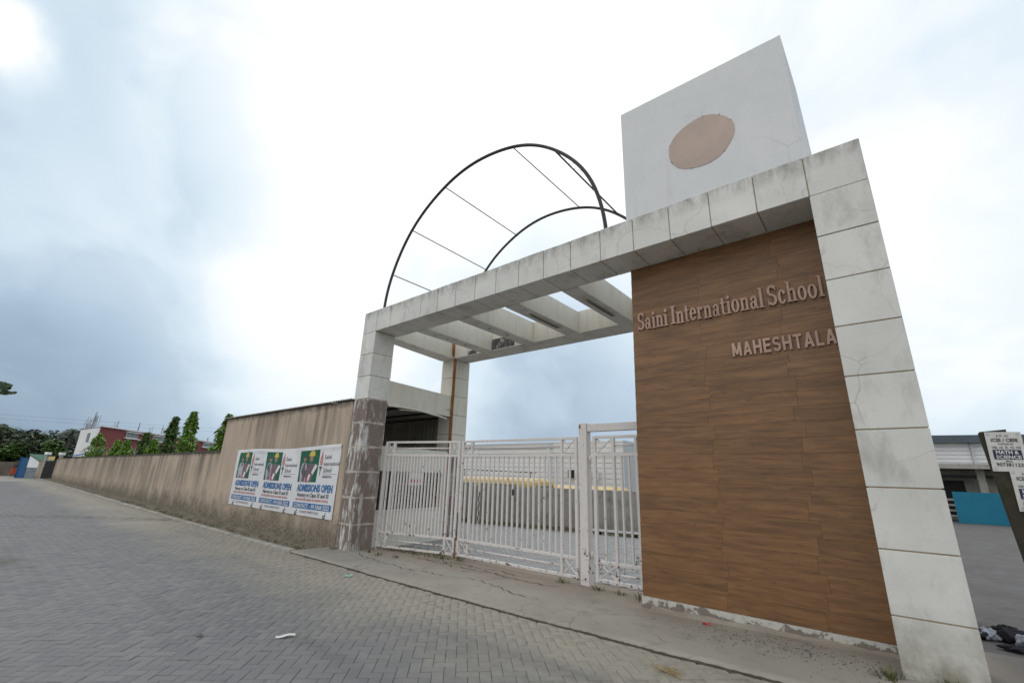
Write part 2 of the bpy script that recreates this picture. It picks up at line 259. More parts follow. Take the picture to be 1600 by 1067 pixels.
M = dict(
 stone=stone_mat('white_stone_cladding'), under=stone_mat('stone_cladding_soffit', (.66, .65, .61), .7, .5),
 core=plain_mat('joint_mortar', (.42, .34, .23), .95), cream=cream_mat(), stripped=stripped_mat(),
 wood=wood_mat(), woodcore=plain_mat('tile_joint', (.13, .07, .035), .9), boxwall=boxwall_mat(),
 patch=plain_mat('beige_paint', (.50, .40, .35), .8, .12, 2.5), letter=plain_mat('pink_brown_letter_paint', (.46, .31, .25), .6, .15, 4),
 steel=plain_mat('dark_painted_steel', (.045, .038, .04), .5, .3, 6), gate=gate_mat(), rust=rust_mat(), peach=peach_mat(),
 paver=paver_mat(), yardpaver=paver_mat('yard_paving_brick', False, 1.75), joint=ground_mat('joint_sand', (.12, .112, .10), (.09, .085, .078), (.15, .14, .12), 2),
 ground=ground_mat('dusty_ground', (.20, .18, .15), (.15, .14, .12), (.09, .10, .06)), soil=ground_mat('mossy_soil', (.21, .18, .14), (.15, .13, .10), (.055, .065, .03), 1.6),
 gutter=ground_mat('wet_gutter', (.035, .035, .028), (.05, .05, .035), (.025, .04, .016), 3.), kerb=plain_mat('kerb_concrete', (.36, .34, .30), .9, .3, 3, 30, .5),
 apron=apron_mat(), dark=plain_mat('dark_void', (.02, .02, .018), .9), corr=plain_mat('old_corrugated_sheet', (.34, .34, .29), .6, .35, 1.5, 12, .2),
 roofsheet=plain_mat('grey_roof_sheet', (.36, .345, .32), .7, .3), concrete=ground_mat('weathered_concrete', (.38, .365, .34), (.32, .31, .285), (.17, .165, .145), .9, .9, .4),
 plinth=base_strip_mat(), banner=plain_mat('white_vinyl', (.66, .67, .70), .35, .05, 2, 8, .05, .5, 0, 0), bgreen=plain_mat('print_green', (.004, .12, .065), .5, .3, 12, 40, 0, .15, 0, 0),
 bblue=plain_mat('print_blue', (.015, .13, .36), .4, .1, 2, 8, 0, .4, 0, 0), bdark=plain_mat('print_dark', (.05, .05, .055), .4, .1, 2, 8, 0, .4, 0, 0), bred=plain_mat('print_red', (.45, .045, .05), .4, .1, 2, 8, 0, .4, 0, 0),
 bskin=plain_mat('print_skin', (.30, .16, .11), .4, .2, 30, 60, 0, .4, 0, 0), byel=plain_mat('print_yellow', (.6, .40, .04), .4, .1, 20, 50, 0, .4, 0, 0), bpurple=plain_mat('print_purple', (.14, .075, .115), .4, .4, 25, 60, 0, .4, 0, 0),
 bhair=plain_mat('print_hair', (.02, .016, .016), .4, .1, 2, 8, 0, .4, 0, 0), bcoat=plain_mat('print_coat', (.40, .38, .44), .4, .3, 22, 60, 0, .4, 0, 0),
 leafA=leaf_mat('bright_leaf', (.10, .23, .028), (.25, .36, .05)), leafB=leaf_mat('dark_leaf', (.035, .062, .024), (.075, .105, .038)), leafC=leaf_mat('mid_leaf', (.055, .12, .024), (.12, .185, .04)), leafF=leaf_mat('haze_tinted_leaf', (.06, .085, .075), (.085, .11, .10)),  # leafF has distance haze mixed into its leaf colour
 grass=leaf_mat('weed_green', (.10, .125, .045), (.20, .185, .085)), bark=plain_mat('bark', (.09, .07, .05), .9, .3, 8, 30, .6),
 redwall=plain_mat('maroon_paint', (.20, .055, .055), .8, .12, .2, 4), white=plain_mat('white_paint', (.72, .73, .74), .6, .1, .6, 10, .1), glass=plain_mat('dull_glass', (.16, .18, .20), .25, .3, .6, 5, 0, .5),
 grey=plain_mat('grey_paint', (.20, .23, .26), .7), greylt=plain_mat('pale_grey_sheet', (.50, .53, .55), .6, .1, 1, 8, .1), blue=plain_mat('blue_paint', (.015, .085, .22), .6), teal=plain_mat('teal_sheet', (.006, .16, .26), .45, .1, 2, 10, .1),
 roofblue=plain_mat('slate_blue_roof', (.085, .11, .13), .6), yellow=plain_mat('bus_yellow', (.55, .39, .15), .4, .1, 2, 10, 0, .5), black=plain_mat('black_rubber', (.02, .02, .022), .7), mossy=ground_mat('mossy_pillar', (.065, .058, .043), (.05, .045, .034), (.03, .036, .02), 3.),
 brownwall=ground_mat('brown_grey_render', (.16, .135, .11), (.12, .10, .085), (.07, .065, .055), .6), bare=bare_mat(), edgedirt=ground_mat('dark_edge_dirt', (.085, .072, .055), (.06, .052, .042), (.13, .11, .08), 4), redcloth=plain_mat('orange_red_cloth', (.30, .05, .025), .9), skin=plain_mat('skin', (.13, .075, .05), .7), rebar=plain_mat('grey_rebar', (.26, .27, .28), .8), green=plain_mat('green_trim', (.02, .10, .06), .6), paper=plain_mat('paper', (.68, .68, .66), .7, .1, 8), mint=plain_mat('mint_wrapper', (.28, .55, .48), .5), straw=plain_mat('dry_straw', (.33, .26, .14), .9), bag=plain_mat('grey_white_bag', (.36, .39, .46), .4, .2, 6), darkbag=plain_mat('dark_cloth', (.028, .028, .034), .8, .3, 6), pebble=plain_mat('pebble', (.12, .11, .10), .95), tarp=plain_mat('blue_tarp', (.03, .10, .28), .6), nail=plain_mat('wire', (.03, .03, .03), .6))

# ------------------------------------------------------------------ geometry helpers
class MB:
    def __init__(s): s.v = []; s.f = []
    def add(s, vs, fs):
        k = len(s.v); s.v += [tuple(p) for p in vs]; s.f += [tuple(i+k for i in f) for f in fs]; return s
    def hexa(s, p):                                   # 8 corners: bottom 4 ccw, top 4 ccw
        return s.add(p, [(3, 2, 1, 0), (4, 5, 6, 7), (0, 1, 5, 4), (1, 2, 6, 5), (2, 3, 7, 6), (3, 0, 4, 7)])
    def box(s, x0, x1, y0, y1, z0, z1, bv=0):
        if bv <= 0: return s.hexa([(x0, y0, z0), (x1, y0, z0), (x1, y1, z0), (x0, y1, z0), (x0, y0, z1), (x1, y0, z1), (x1, y1, z1), (x0, y1, z1)])
        c = ((x0+x1)/2, (y0+y1)/2, (z0+z1)/2); h = ((x1-x0)/2, (y1-y0)/2, (z1-z0)/2)
        return s.obox(c, (1, 0, 0), (0, 1, 0), (0, 0, 1), h, bv)
    def obox(s, c, ex, ey, ez, h, bv=0):              # oriented box with chamfered edges
        c = np.array(c, float); E = [np.array(e, float) for e in (ex, ey, ez)]
        if bv <= 0:
            P = [c + E[0]*h[0]*a + E[1]*h[1]*b + E[2]*h[2]*d for d in (-1, 1) for (a, b) in ((-1, -1), (1, -1), (1, 1), (-1, 1))]
            return s.hexa(P)
        idx = {}; V = []
        for sx in (-1, 1):
            for sy in (-1, 1):
                for sz in (-1, 1):
                    for ax in range(3):
                        q = [sx*(h[0]-bv), sy*(h[1]-bv), sz*(h[2]-bv)]; sg = (sx, sy, sz); q[ax] = sg[ax]*h[ax]
                        idx[(sx, sy, sz, ax)] = len(V); V.append(c + E[0]*q[0] + E[1]*q[1] + E[2]*q[2])
        F = []
        def fix(l):
            n = np.cross(V[l[1]]-V[l[0]], V[l[2]]-V[l[0]]); m = sum(V[i] for i in l)/len(l)
            return l if n @ (m-c) > 0 else l[::-1]
        for ax in range(3):
            a, b = [i for i in range(3) if i != ax]
            for sg in (-1, 1):
                l = []
                for (p, q) in ((-1, -1), (1, -1), (1, 1), (-1, 1)):
                    k = [0, 0, 0]; k[ax] = sg; k[a] = p; k[b] = q; l.append(idx[(*k, ax)])
                F.append(fix(l))
            for p in (-1, 1):
                for q in (-1, 1):
                    l = []
                    for (e, w) in ((-1, a), (1, a), (1, b), (-1, b)):
                        k = [0, 0, 0]; k[ax] = e; k[a] = p; k[b] = q; l.append(idx[(*k, w)])
                    F.append(fix(l))
        for sx in (-1, 1):
            for sy in (-1, 1):
                for sz in (-1, 1): F.append(fix([idx[(sx, sy, sz, i)] for i in range(3)]))
        return s.add(V, F)
    def bar(s, a, b, w, h=None, up=(0, 0, 1), bv=0):  # square bar between two points
        a = np.array(a, float); b = np.array(b, float); d = b-a; l = np.linalg.norm(d); d /= l
        u = np.array(up, float)
        if abs(u @ d) > .98: u = np.array((0, 1., 0)) if abs(d[1]) < .9 else np.array((1., 0, 0))
        e = np.cross(d, u); e /= np.linalg.norm(e); u = np.cross(e, d)
        return s.obox((a+b)/2, d, e, u, (l/2, w/2, (h or w)/2), bv)
    def tube(s, pts, r, n=8, cap=True):
        pts = [np.array(p, float) for p in pts]; N = len(pts); rr = r if hasattr(r, '__len__') else [r]*N; V = []
        ref = None
        for i, p in enumerate(pts):
            d = pts[min(i+1, N-1)]-pts[max(i-1, 0)]; d /= np.linalg.norm(d)
            if ref is None: ref = np.array((0, 0, 1.)) if abs(d[2]) < .9 else np.array((1., 0, 0))
            e = np.cross(d, ref); e /= np.linalg.norm(e); u = np.cross(e, d); ref = u
            for k in range(n):
                a = 2*math.pi*k/n; V.append(p + rr[i]*(e*math.cos(a)+u*math.sin(a)))
        F = [(i*n+k, i*n+(k+1) % n, (i+1)*n+(k+1) % n, (i+1)*n+k) for i in range(N-1) for k in range(n)]
        if cap: F += [tuple(range(n))[::-1], tuple((N-1)*n+k for k in range(n))]
        return s.add(V, F)
    def prism(s, poly, y0, y1):                       # polygon in xz extruded along y (front at y0)
        n = len(poly); V = [(p[0], y0, p[1]) for p in poly] + [(p[0], y1, p[1]) for p in poly]
        return s.add(V, [tuple(range(n)), tuple(range(2*n-1, n-1, -1))] + [(i, i+n, (i+1) % n + n, (i+1) % n) for i in range(n)])
    def quads(s, arr):                                # arr (n,4,3)
        k = len(s.v); A = np.asarray(arr).reshape(-1, 3); s.v += [tuple(p) for p in A.tolist()]
        s.f += [(k+4*i, k+4*i+1, k+4*i+2, k+4*i+3) for i in range(len(A)//4)]; return s
    def grid(s, fn, nu, nv):
        k = len(s.v)
        for j in range(nv+1):
            for i in range(nu+1): s.v.append(tuple(fn(i/nu, j/nv)))
        for j in range(nv):
            for i in range(nu):
                a = k+j*(nu+1)+i; s.f.append((a, a+1, a+nu+2, a+nu+1))
        return s
    def build(s, name, mat, parent=None, smooth=False, kind=None):
        A = np.array(s.v, float); lo = A.min(0); hi = A.max(0); o = np.array([(lo[0]+hi[0])/2, (lo[1]+hi[1])/2, lo[2]])
        me = bpy.data.meshes.new(name); me.from_pydata((A-o).tolist(), [], s.f); me.materials.append(mat)
        if smooth: me.polygons.foreach_set('use_smooth', [True]*len(me.polygons))
        me.update()
        return link(name, me, o, parent, kind)
WM = {}
def link(name, me, o, parent=None, kind=None):
    ob = bpy.data.objects.new(name, me); COL.objects.link(ob); o = Vector([float(k) for k in o])
    WM[ob] = o
    if parent is not None: ob.parent = parent; ob.location = o - WM[parent]
    else: ob.location = o
    if kind: ob['kind'] = kind
    return ob
def tag(o, label, cat=None, group=None):
    o['label'] = label
    if cat: o['category'] = cat
    if group: o['group'] = group
    return o
def thing(name, label, cat, loc, group=None):
    o = bpy.data.objects.new(name, None); o.empty_display_size = .2; COL.objects.link(o); o.location = loc; WM[o] = Vector(loc)
    return tag(o, label, cat, group)
def gz(x, y=0):
    return np.clip((-np.asarray(x, float)-8)/40, 0, 1)*.22
def vnoise(x, y, s=0):
    return (np.sin(x*1.7+s)+np.sin(y*2.3+s*1.3+x*.6)+np.sin(x*4.1-y*3.3+s*2.1)*.5+np.sin(x*9.7+y*8.3+s)*.25)/2.75

# ------------------------------------------------------------------ the ground
def ground_z(x, y):
    z = gz(x)-.12
    k = min(1, max(0, (y-10.5)/1.5)); 
    if x < 9.5: z -= .85*k*min(1, max(0, (9.5-x)/1.0))*(1 if x > -22 else max(0, (x+26)/4))
    return float(z)
gx = np.unique(np.concatenate([np.linspace(-900, -60, 20), np.linspace(-60, 12, 73), np.linspace(12, 900, 24)]))
gy = np.unique(np.concatenate([np.linspace(-900, -20, 18), np.linspace(-20, 20, 41), np.linspace(20, 900, 24)]))
b = MB(); nx = len(gx)
for yy in gy:
    for xx in gx: b.v.append((xx, yy, ground_z(xx, yy)))
for j in range(len(gy)-1):
    for i in range(nx-1): a = j*nx+i; b.f.append((a, a+1, a+nx+1, a+nx))
b.build('ground', M['ground'], None, True, 'structure')

# road bed and herringbone paving bricks
EDGE = -.93
b = MB().grid(lambda u, v: (-75+88*u, -11+(EDGE+11)*v, gz(-75+88*u)-.016), 88, 4)
road = b.build('road', M['joint'], None, False, 'structure')
BL, BW = .225, .1125
def brick_template(L, Wd, H=.05, g=.0016, c=.0038):
    x, y = L/2-g, Wd/2-g; V = []
    for (ix, z) in ((0, -H), (0, -c), (c, 0)):
        V += [(-x+ix, -y+ix, z), (x-ix, -y+ix, z), (x-ix, y-ix, z), (-x+ix, y-ix, z)]
    F = [(8, 9, 10, 11)]
    for a in (0, 4):
        for k in range(4): F.append((a+k, a+(k+1) % 4, a+4+(k+1) % 4, a+4+k))
    return np.array(V), F
def herringbone(x0, x1, y0, y1, ang):
    out = []; ca, sa = math.cos(ang), math.sin(ang); cx, cy = (x0+x1)/2, (y0+y1)/2
    Rm = math.hypot(x1-x0, y1-y0)/2+.5; n = int(Rm/BW)+3; w = BW
    i, j = np.meshgrid(np.arange(-n, n+1), np.arange(-n, n+1), indexing='ij'); k = (i-j) % 4
    for kk, hor in ((0, True), (2, False)):           # 0: brick covers (i,i+1) ; 2: brick covers (j,j+1)
        ii, jj = i[k == kk], j[k == kk]
        if hor: px, py = (ii+1)*w, (jj+.5)*w
        else: px, py = (ii+.5)*w, (jj+0.)*w
        X = cx+px*ca-py*sa; Y = cy+px*sa+py*ca
        ok = (X > x0) & (X < x1) & (Y > y0) & (Y < y1)
        out += [(a, c, ang if hor else ang+math.pi/2) for a, c in zip(X[ok], Y[ok])]
    return out
br = [k for k in herringbone(-46, 13.2, -9.4, -.4, R(45.5)) if k[1] < EDGE+.05+max(0, k[0]-6)*.045]
P3 = np.array([(a, c, float(gz(a))) for a, c, _ in br]); q = P3-np.array(CP)
dep = q @ np.array(_d); px = 800+689.05*(q @ np.array(_r2))/dep; py = 533.5-689.05*(q @ np.array(_u2))/dep
seen = (dep > .3) & (px > 5) & (px < 1595) & (py < 1062)
score = np.where(seen, 1/np.maximum(dep, .1), 0); order = np.argsort(-score)
near = order[:300]; nearset = set(near.tolist())
TV, TF = brick_template(BL, BW)
me = bpy.data.meshes.new('paving_brick'); me.from_pydata(TV.tolist(), [], TF); me.materials.append(M['paver'])
def jit(): return rng.normal(0, .0016), rng.normal(0, .006), rng.normal(0, .006), rng.normal(0, .006)
for n in near:
    a, c, an = br[n]; dz, rx, ry, rz = jit()
    o = link('paving_brick', me, (a, c, float(gz(a))+dz), road); o.rotation_euler = (rx, ry, an+rz)
def brick_field(lst, mat, name, parent, TV, TF, zf):
    n = len(lst); A = np.array(lst); ang = A[:, 2]+rng.normal(0, .006, n); c, s = np.cos(ang)[:, None], np.sin(ang)[:, None]
    X = A[:, :1]+TV[None, :, 0]*c-TV[None, :, 1]*s; Y = A[:, 1:2]+TV[None, :, 0]*s+TV[None, :, 1]*c
    Z = zf(A[:, 0], A[:, 1])[:, None]+TV[None, :, 2]+rng.normal(0, .0016, n)[:, None]+TV[None, :, 0]*rng.normal(0, .008, n)[:, None]
    V = np.stack([X, Y, Z], 2).reshape(-1, 3); F = (np.array(TF)[None]+(np.arange(n)*len(TV))[:, None, None]).reshape(-1, 4)
    me = bpy.data.meshes.new(name); me.vertices.add(len(V)); me.vertices.foreach_set('co', V.ravel())
    me.loops.add(F.size); me.loops.foreach_set('vertex_index', F.ravel().astype(np.int32)); me.polygons.add(len(F))
    me.polygons.foreach_set('loop_start', np.arange(0, F.size, 4, dtype=np.int32)); me.update(calc_edges=True); me.validate()
    me.materials.append(mat); return link(name, me, (0, 0, 0), parent, 'stuff')
brick_field([b_ for i, b_ in enumerate(br) if i not in nearset], M['paver'], 'road_paving', road, TV, TF, lambda x, y: gz(x))
# far end of the road beyond the individually laid bricks
fm, t, bb = newmat('far_paving', .85, .2); P = pos(t)
bt = nd(t, 'ShaderNodeTexBrick'); lk(t, mapv(t, P, (1, 1, 1), (0, 0, 0), (0, 0, R(45))), bt.inputs[0]); bt.inputs['Scale'].default_value = 2.2
bt.inputs[1].default_value = (.27, .26, .24, 1); bt.inputs[2].default_value = (.235, .23, .22, 1); bt.inputs[3].default_value = (.14, .135, .12, 1); base(t, bb, mix(t, ramp(t, nz(t, P, .4, 5), [(.3, 0.), (.7, .6)]), bt.outputs[0], (.30, .28, .245)))
MB().grid(lambda u, v: (-74+28*u, -10.5+(EDGE+10.4)*v, float(gz(-74+28*u))-.004), 14, 2).build('road_surface', fm, road)

# yard behind the gate
yb = MB().box(-9, 9.6, 1.2, 9.9, -.08, -.02).build('yard', M['joint'], None, False, 'structure')
wl = lambda x: 8.43+.218*x                                   # line of the yard's back wall
ybr = [k for k in herringbone(-4.5, 8.6, 1.72, 9.6, R(45.5)) if k[1] < wl(k[0])-.75-.15*math.sin(k[0]*2.1)]
brick_field(ybr, M['yardpaver'], 'yard_paving', yb, TV, TF, lambda x, y: 0*x-.005)
MB().grid(lambda u, v: (-7+15.5*u, wl(-7+15.5*u)-.95+.95*v, -.02+.05*v+.03*vnoise(-7+15.5*u, v*2, 1)), 60, 6).build('soil_strip', M['soil'], None, True, 'structure')
# open ground to the right of the gateway
MB().grid(lambda u, v: (10.2+20*u, .5+45*v, -.012+.02*vnoise(20*u, 45*v, 2)*.5), 30, 40).build('side_yard', ground_mat('grey_bare_yard', (.145, .14, .14), (.12, .116, .116), (.10, .09, .08), 1.), None, True, 'structure')  # base colour lowered to take in lens vignetting at this corner

# apron, kerb, gutter, soil shelf
def apron_z(x, y):
    z = .035+.02*vnoise(x*.8, y*.9, 3)*.5
    if x > 8.4: z += min(1, (x-8.4)/2.2)*.06*min(1, max(0, (y+.7)/.9))
    if y > .75: z -= (y-.75)*.045
    return z
def apron_pt(u, v):
    x = -.25+16*u; y0 = EDGE+.06*vnoise(x*2.2, 0, 5)*.35+max(0, x-6)*.045
    y1 = 1.72; y = y0+(y1-y0)*(v**1.05)
    return (x, y, apron_z(x, y) if v > 0 else -.03)
b = MB().grid(apron_pt, 190, 40)
for i, w in enumerate(b.v[191:382]): b.v[191+i] = (w[0], b.v[i][1]+.004+.012*random.random(), w[2]-.004)
apron = b.build('apron', M['apron'], None, True, 'structure')
def crack_ribbon(pts, w, name='crack'):
    b = MB(); P = []
    for (a, c) in zip(pts[:-1], pts[1:]):
        n = max(2, int(math.dist(a, c)/.05))
        for k in range(n): P.append((a[0]+(c[0]-a[0])*k/n, a[1]+(c[1]-a[1])*k/n))
    V = []
    for i, (x, y) in enumerate(P):
        y += .022*math.sin(x*23)+.03*math.sin(x*7.1+2)+random.uniform(-.012, .012); ww = w*(.35+random.random())*(1 if 3 < i < len(P)-3 else .3)
        V += [(x, y-ww, apron_z(x, y)+.004), (x+.01, y+ww, apron_z(x, y)+.004)]
    b.add(V, [(2*i, 2*i+2, 2*i+3, 2*i+1) for i in range(len(P)-1)]); b.build(name, M['gutter'], apron)
crack_ribbon([(.75, .1), (1.6, -.12), (2.8, -.22), (4.1, -.08), (4.7, .12), (5.6, -.12), (6.2, -.22)], .008)
crack_ribbon([(3.0, .55), (4.2, .72), (5.3, .62), (6.1, .8)], .010); crack_ribbon([(2.2, .5), (3.1, .85), (3.9, .95)], .011); crack_ribbon([(3.6, .3), (4.3, .62), (4.9, .95)], .008); crack_ribbon([(1.9, .75), (2.8, .62), (3.5, .78), (4.4, .98), (5.0, .92)], .010); crack_ribbon([(2.7, .98), (3.3, .66), (3.6, .42)], .007); crack_ribbon([(4.6, .55), (5.1, .98), (5.5, 1.1)], .007)
b = MB(); V = []; N_ = 420
for i in range(N_+1):
    u = i/N_; x, y, _ = apron_pt(u, 0); w = .012+.030*abs(vnoise(x*3.1, 0, 8))+.014*random.random()
    V += [(x, y-w, .0035+float(gz(x))), (x, y+.002, .012+.008*random.random())]
b.add(V, [(2*i, 2*i+2, 2*i+3, 2*i+1) for i in range(N_)]).build('edge_dirt', M['edgedirt'], apron)
kerb = bpy.data.objects.new('kerb', None); COL.objects.link(kerb); kerb['kind'] = 'structure'; WM[kerb] = Vector((0, 0, 0))
xk = -.35
while xk > -56:
    l = random.uniform(1.1, 1.35); w0 = EDGE+.005+random.uniform(-.008, .008); zt = float(gz(xk-l/2))+.045+random.uniform(-.008, .008)
    MB().box(xk-l+.012, xk, w0, w0+.16, zt-.2, zt, .012).build('kerb_stone', M['kerb'], kerb); xk -= l
MB().grid(lambda u, v: (-56+55.9*u, -.79+.42*v, float(gz(-56+55.9*u))-.10+.05*abs(v-.4)+.012*vnoise((55.9*u)*3, v*3, 4)), 300, 5).build('gutter', M['gutter'], None, True, 'structure')
def shelf(u, v):
    x = -56+56.1*u; y = -.52+.12*vnoise(x*1.1, 0, 2)*.5+.56*v*(1)
    return (x, min(y, .05), float(gz(x))-.10*(1-v)**2+.05*v+.028*vnoise(x*4, v*4, 6)+.012*random.random())
MB().grid(shelf, 420, 8).build('soil_bank', M['soil'], None, True, 'structure')

# ------------------------------------------------------------------ boundary wall along the road
def wall_z(x): return gz(x)
bw = thing('boundary_wall', 'long peach rendered wall with black rain streaks along the paved road', 'wall', (-25, .15, 0))
b = MB(); n = 60
TOPL = lambda x: 2.38-.0045*max(0, -x-10)
xs = np.linspace(-54.2, -8.86, n+1)
for a, c in zip(xs[:-1], xs[1:]):
    b.hexa([(a, .03, -.2), (c, .03, -.2), (c, .26, -.2), (a, .26, -.2), (a, .03, TOPL(a)), (c, .03, TOPL(c)), (c, .26, TOPL(c)), (a, .26, TOPL(a))])
b.build('low_wall', M['peach'], bw)
b = MB()
for a, c in zip(xs[:-1], xs[1:]):
    j = random.uniform(0, .02); b.hexa([(a, .012, TOPL(a)-.03), (c, .012, TOPL(c)-.03), (c, .28, TOPL(c)-.03), (a, .28, TOPL(a)-.03), (a, .016, TOPL(a)+.03+j), (c, .016, TOPL(c)+.03+j), (c, .28, TOPL(c)+.03), (a, .28, TOPL(a)+.03)])
b.build('coping', plain_mat('blackened_coping', (.075, .07, .06), .95, .5, 3, 20, .6), bw)
# ------------------------------------------------------------------ guard cabin with the tall roadside wall
gc = thing('guard_cabin', 'tall peach cabin wall carrying the banner, corrugated sheet roof on top', 'cabin', (-4.4, 2.5, 0))
MB().grid(lambda u, v: (-8.85+8.84*u, .0, -.2+3.78*v), 40, 16)
MB().box(-8.86, -.012, .0, .2, -.2, 3.58).build('wall', M['peach'], gc)
MB().box(-8.86, -8.66, .2, 5., -.2, 1.6).build('end_wall', M['peach'], gc)  # unseen end wall, kept low to let light into the cabin
def corrugated(p0, eu, ev, lu, lv, amp, pitch, name, mat, parent):
    b = MB(); p0 = np.array(p0, float); eu = np.array(eu, float); ev = np.array(ev, float); nn = np.cross(eu, ev); n = int(lu/pitch*6)
    b.grid(lambda u, v: p0+eu*lu*u+ev*lv*v+nn*amp*math.sin(2*math.pi*u*lu/pitch), n, 1); return b.build(name, mat, parent, True)
corrugated((-8.95, -.07, 3.62), (1, 0, 0), (0, .999, .042), 7.9, 5.3, .022, .12, 'roof_sheet', M['roofsheet'], gc)
corrugated((-1.05, -.07, 3.622), (1, 0, 0), (0, .999, .042), 1.03, .68, .022, .12, 'roof_sheet', M['roofsheet'], gc)
corrugated((-1.05, .61, 3.65), (1, 0, 0), (0, .999, .042), 1.3, 2.6, .022, .12, 'roof_sheet', M['roofsheet'], gc)
corrugated((-8.6, 4.9, 0), (1, 0, 0), (0, 0, 1), 7.4, 3.8, .03, .22, 'back_sheet', M['corr'], gc)
for yy in (1.4, 2.9, 4.2): MB().box(-8.6, -1.1 if yy > 3 else .2, yy, yy+.08, 3.5+.042*yy-.02, 3.58+.042*yy-.03).build('rafter', M['steel'], gc)
MB().box(-8.6, -1.1, .3, 4.8, -.1, .02).build('floor', M['concrete'], gc)

# ------------------------------------------------------------------ the gateway
T = .6087; XR = 18*T
gw = thing('school_gateway', 'large white stone clad entrance gateway with pergola beams beside the gate', 'gateway', (XR/2, .3, 0))
G = .014
def panels_column(par, x0, x1, y0, y1, ztop, n, faces, mat=None, stripped_below=-1):
    """slabs 2.4 cm thick on the named faces of a column, joints left open over the mortar core"""
    for k in range(n):
        za, zb = ztop-.6*(k+1)+G/2+.0, ztop-.6*k-G/2
        if zb < .03: continue
        za = max(za, -.1)
        low = zb < stripped_below; m = M['stripped'] if low else (mat or M['stone']); ex = -.012 if low else random.uniform(-.0015, .0015)
        if 'f' in faces: MB().box(x0, x1, y0-.0-ex, y0+.024, za, zb, .004).build('stone_slab', m, par)
        if 'r' in faces: MB().box(x1-.024, x1+ex, y0+.026, y1, za, zb, .004).build('stone_slab', m, par)
        if 'l' in faces: MB().box(x0-ex, x0+.024, y0+.026, y1, za, zb, .004).build('stone_slab', m, par)
# front left column
c1 = MB().box(.018, T-.018, .018, .60, -.1, 5.4).build('column', M['core'], gw)
panels_column(c1, 0, T, 0, .62, 5.4, 9, 'fr', None, 3.62)
# front right column
c2 = MB().box(17*T+.018, XR-.018, .018, .68, -.1, 5.4).build('column', M['core'], gw)
panels_column(c2, 17*T, XR, 0, .7, 5.4, 9, 'flr')
# rear columns
c3 = MB().box(-.40, .175, 3.315, 3.95, -.1, 5.4).build('column', M['core'], gw)
panels_column(c3, -.42, .19, 3.30, 3.97, 5.4, 9, 'fr', M['cream'], 2.5)
c4_ = MB().box(17*T+.018, XR-.018, 3.24, 3.9, -.1, 5.4).build('column', M['core'], gw)
# front beam
fb = MB().box(.018, XR-.018, .018, .685, 5.42, 5.985).build('front_beam', M['core'], gw)
for i in range(18):
    e = random.uniform(-.0015, .0015)
    MB().box(i*T+G/2, (i+1)*T-G/2, e, .024, 5.4, 6.0+random.uniform(-.004, .004), .004).build('stone_slab', M['stone'], fb)
    if 1 <= i <= 16: MB().box(i*T+G/2, (i+1)*T-G/2, .026, .70, 5.4+e, 5.424, .004).build('soffit_slab', M['under'], fb)
MB().box(.026, XR-.026, .676, .705, 5.426, 5.99).build('inner_face', M['cream'], fb)
MB().box(XR-.024, XR, .026, .7, 5.4, 6.0, .004).build('stone_slab', M['stone'], fb)
MB().box(0, XR, .026, .70, 5.975, 6.002).build('top_cap', M['under'], fb)
# rear beam
rb = MB().box(-.38, XR-.05, 3.24, 3.9, 5.42, 5.985).build('rear_beam', M['core'], gw)
MB().box(-.40, XR-.05, 3.215, 3.238, 5.402, 6.0).build('inner_face', M['cream'], rb)
for i in range(18):
    MB().box(-.4+i*T+G/2, -.4+(i+1)*T-G/2, 3.22, 3.93, 5.4, 5.424, .004).build('soffit_slab', M['under'], rb)
for (a, c, z0, z1) in ((1.75, 2.75, 5.43, 5.75), (.85, 1.22, 5.43, 5.55)):
    MB().box(a, c, 3.206, 3.216, z0, z1).build('missing_facing', M['bare'], rb)
# side (skewed) beam on the left between the two left columns
def skew(x0a, x1a, x0b, x1b, ya, yb_, z0, z1):
    return MB().hexa([(x0a, ya, z0), (x1a, ya, z0), (x1b, yb_, z0), (x0b, yb_, z0), (x0a, ya, z1), (x1a, ya, z1), (x1b, yb_, z1), (x0b, yb_, z1)])
sb = skew(-.02, .40, -.40, .16, .706, 3.214, 5.425, 5.99).build('side_beam', M['cream'], gw)
for k in range(4):
    f0, f1 = k/4+.002, (k+1)/4-.002; l = lambda f: .42+f*(.19-.42); l2 = lambda f: -.03-.38*f; yy = lambda f: .706+2.51*f
    skew(l2(f0), l(f0), l2(f1), l(f1), yy(f0), yy(f1), 5.40, 5.424).build('soffit_slab', M['under'], sb)
# cross beams
for n, (xa, xb, lamp) in enumerate(((1.47, 1.87, 0), (3.05, 3.45, 0), (4.55, 4.92, 1), (6.05, 6.42, 1), (7.55, 7.92, 0), (9.05, 9.42, 0))):
    cb = MB().box(xa, xb, .707, 3.213, 5.41, 5.985, .006).build('cross_beam', M['cream'], gw)
    for k in range(4): MB().box(xa-.004, xb+.004, .71+k*.625+.003, .71+(k+1)*.625-.003, 5.395, 5.408).build('soffit_slab', M['under'], cb)
    xm = (xa+xb)/2
    if lamp:
        f = MB().box(xm-.04, xm+.04, 1.35, 2.55, 5.375, 5.394, .004).build('lamp_batten', M['corr'], cb)
        MB().box(xm-.012, xm+.012, 1.42, 2.48, 5.366, 5.374).build('bare_strip', M['steel'], cb); 
    else:
        for yy in (1.6, 2.3): MB().tube([(xm, yy, 5.396), (xm, yy, 5.388)], .028, 10).build('lamp_hole', M['black'], cb)
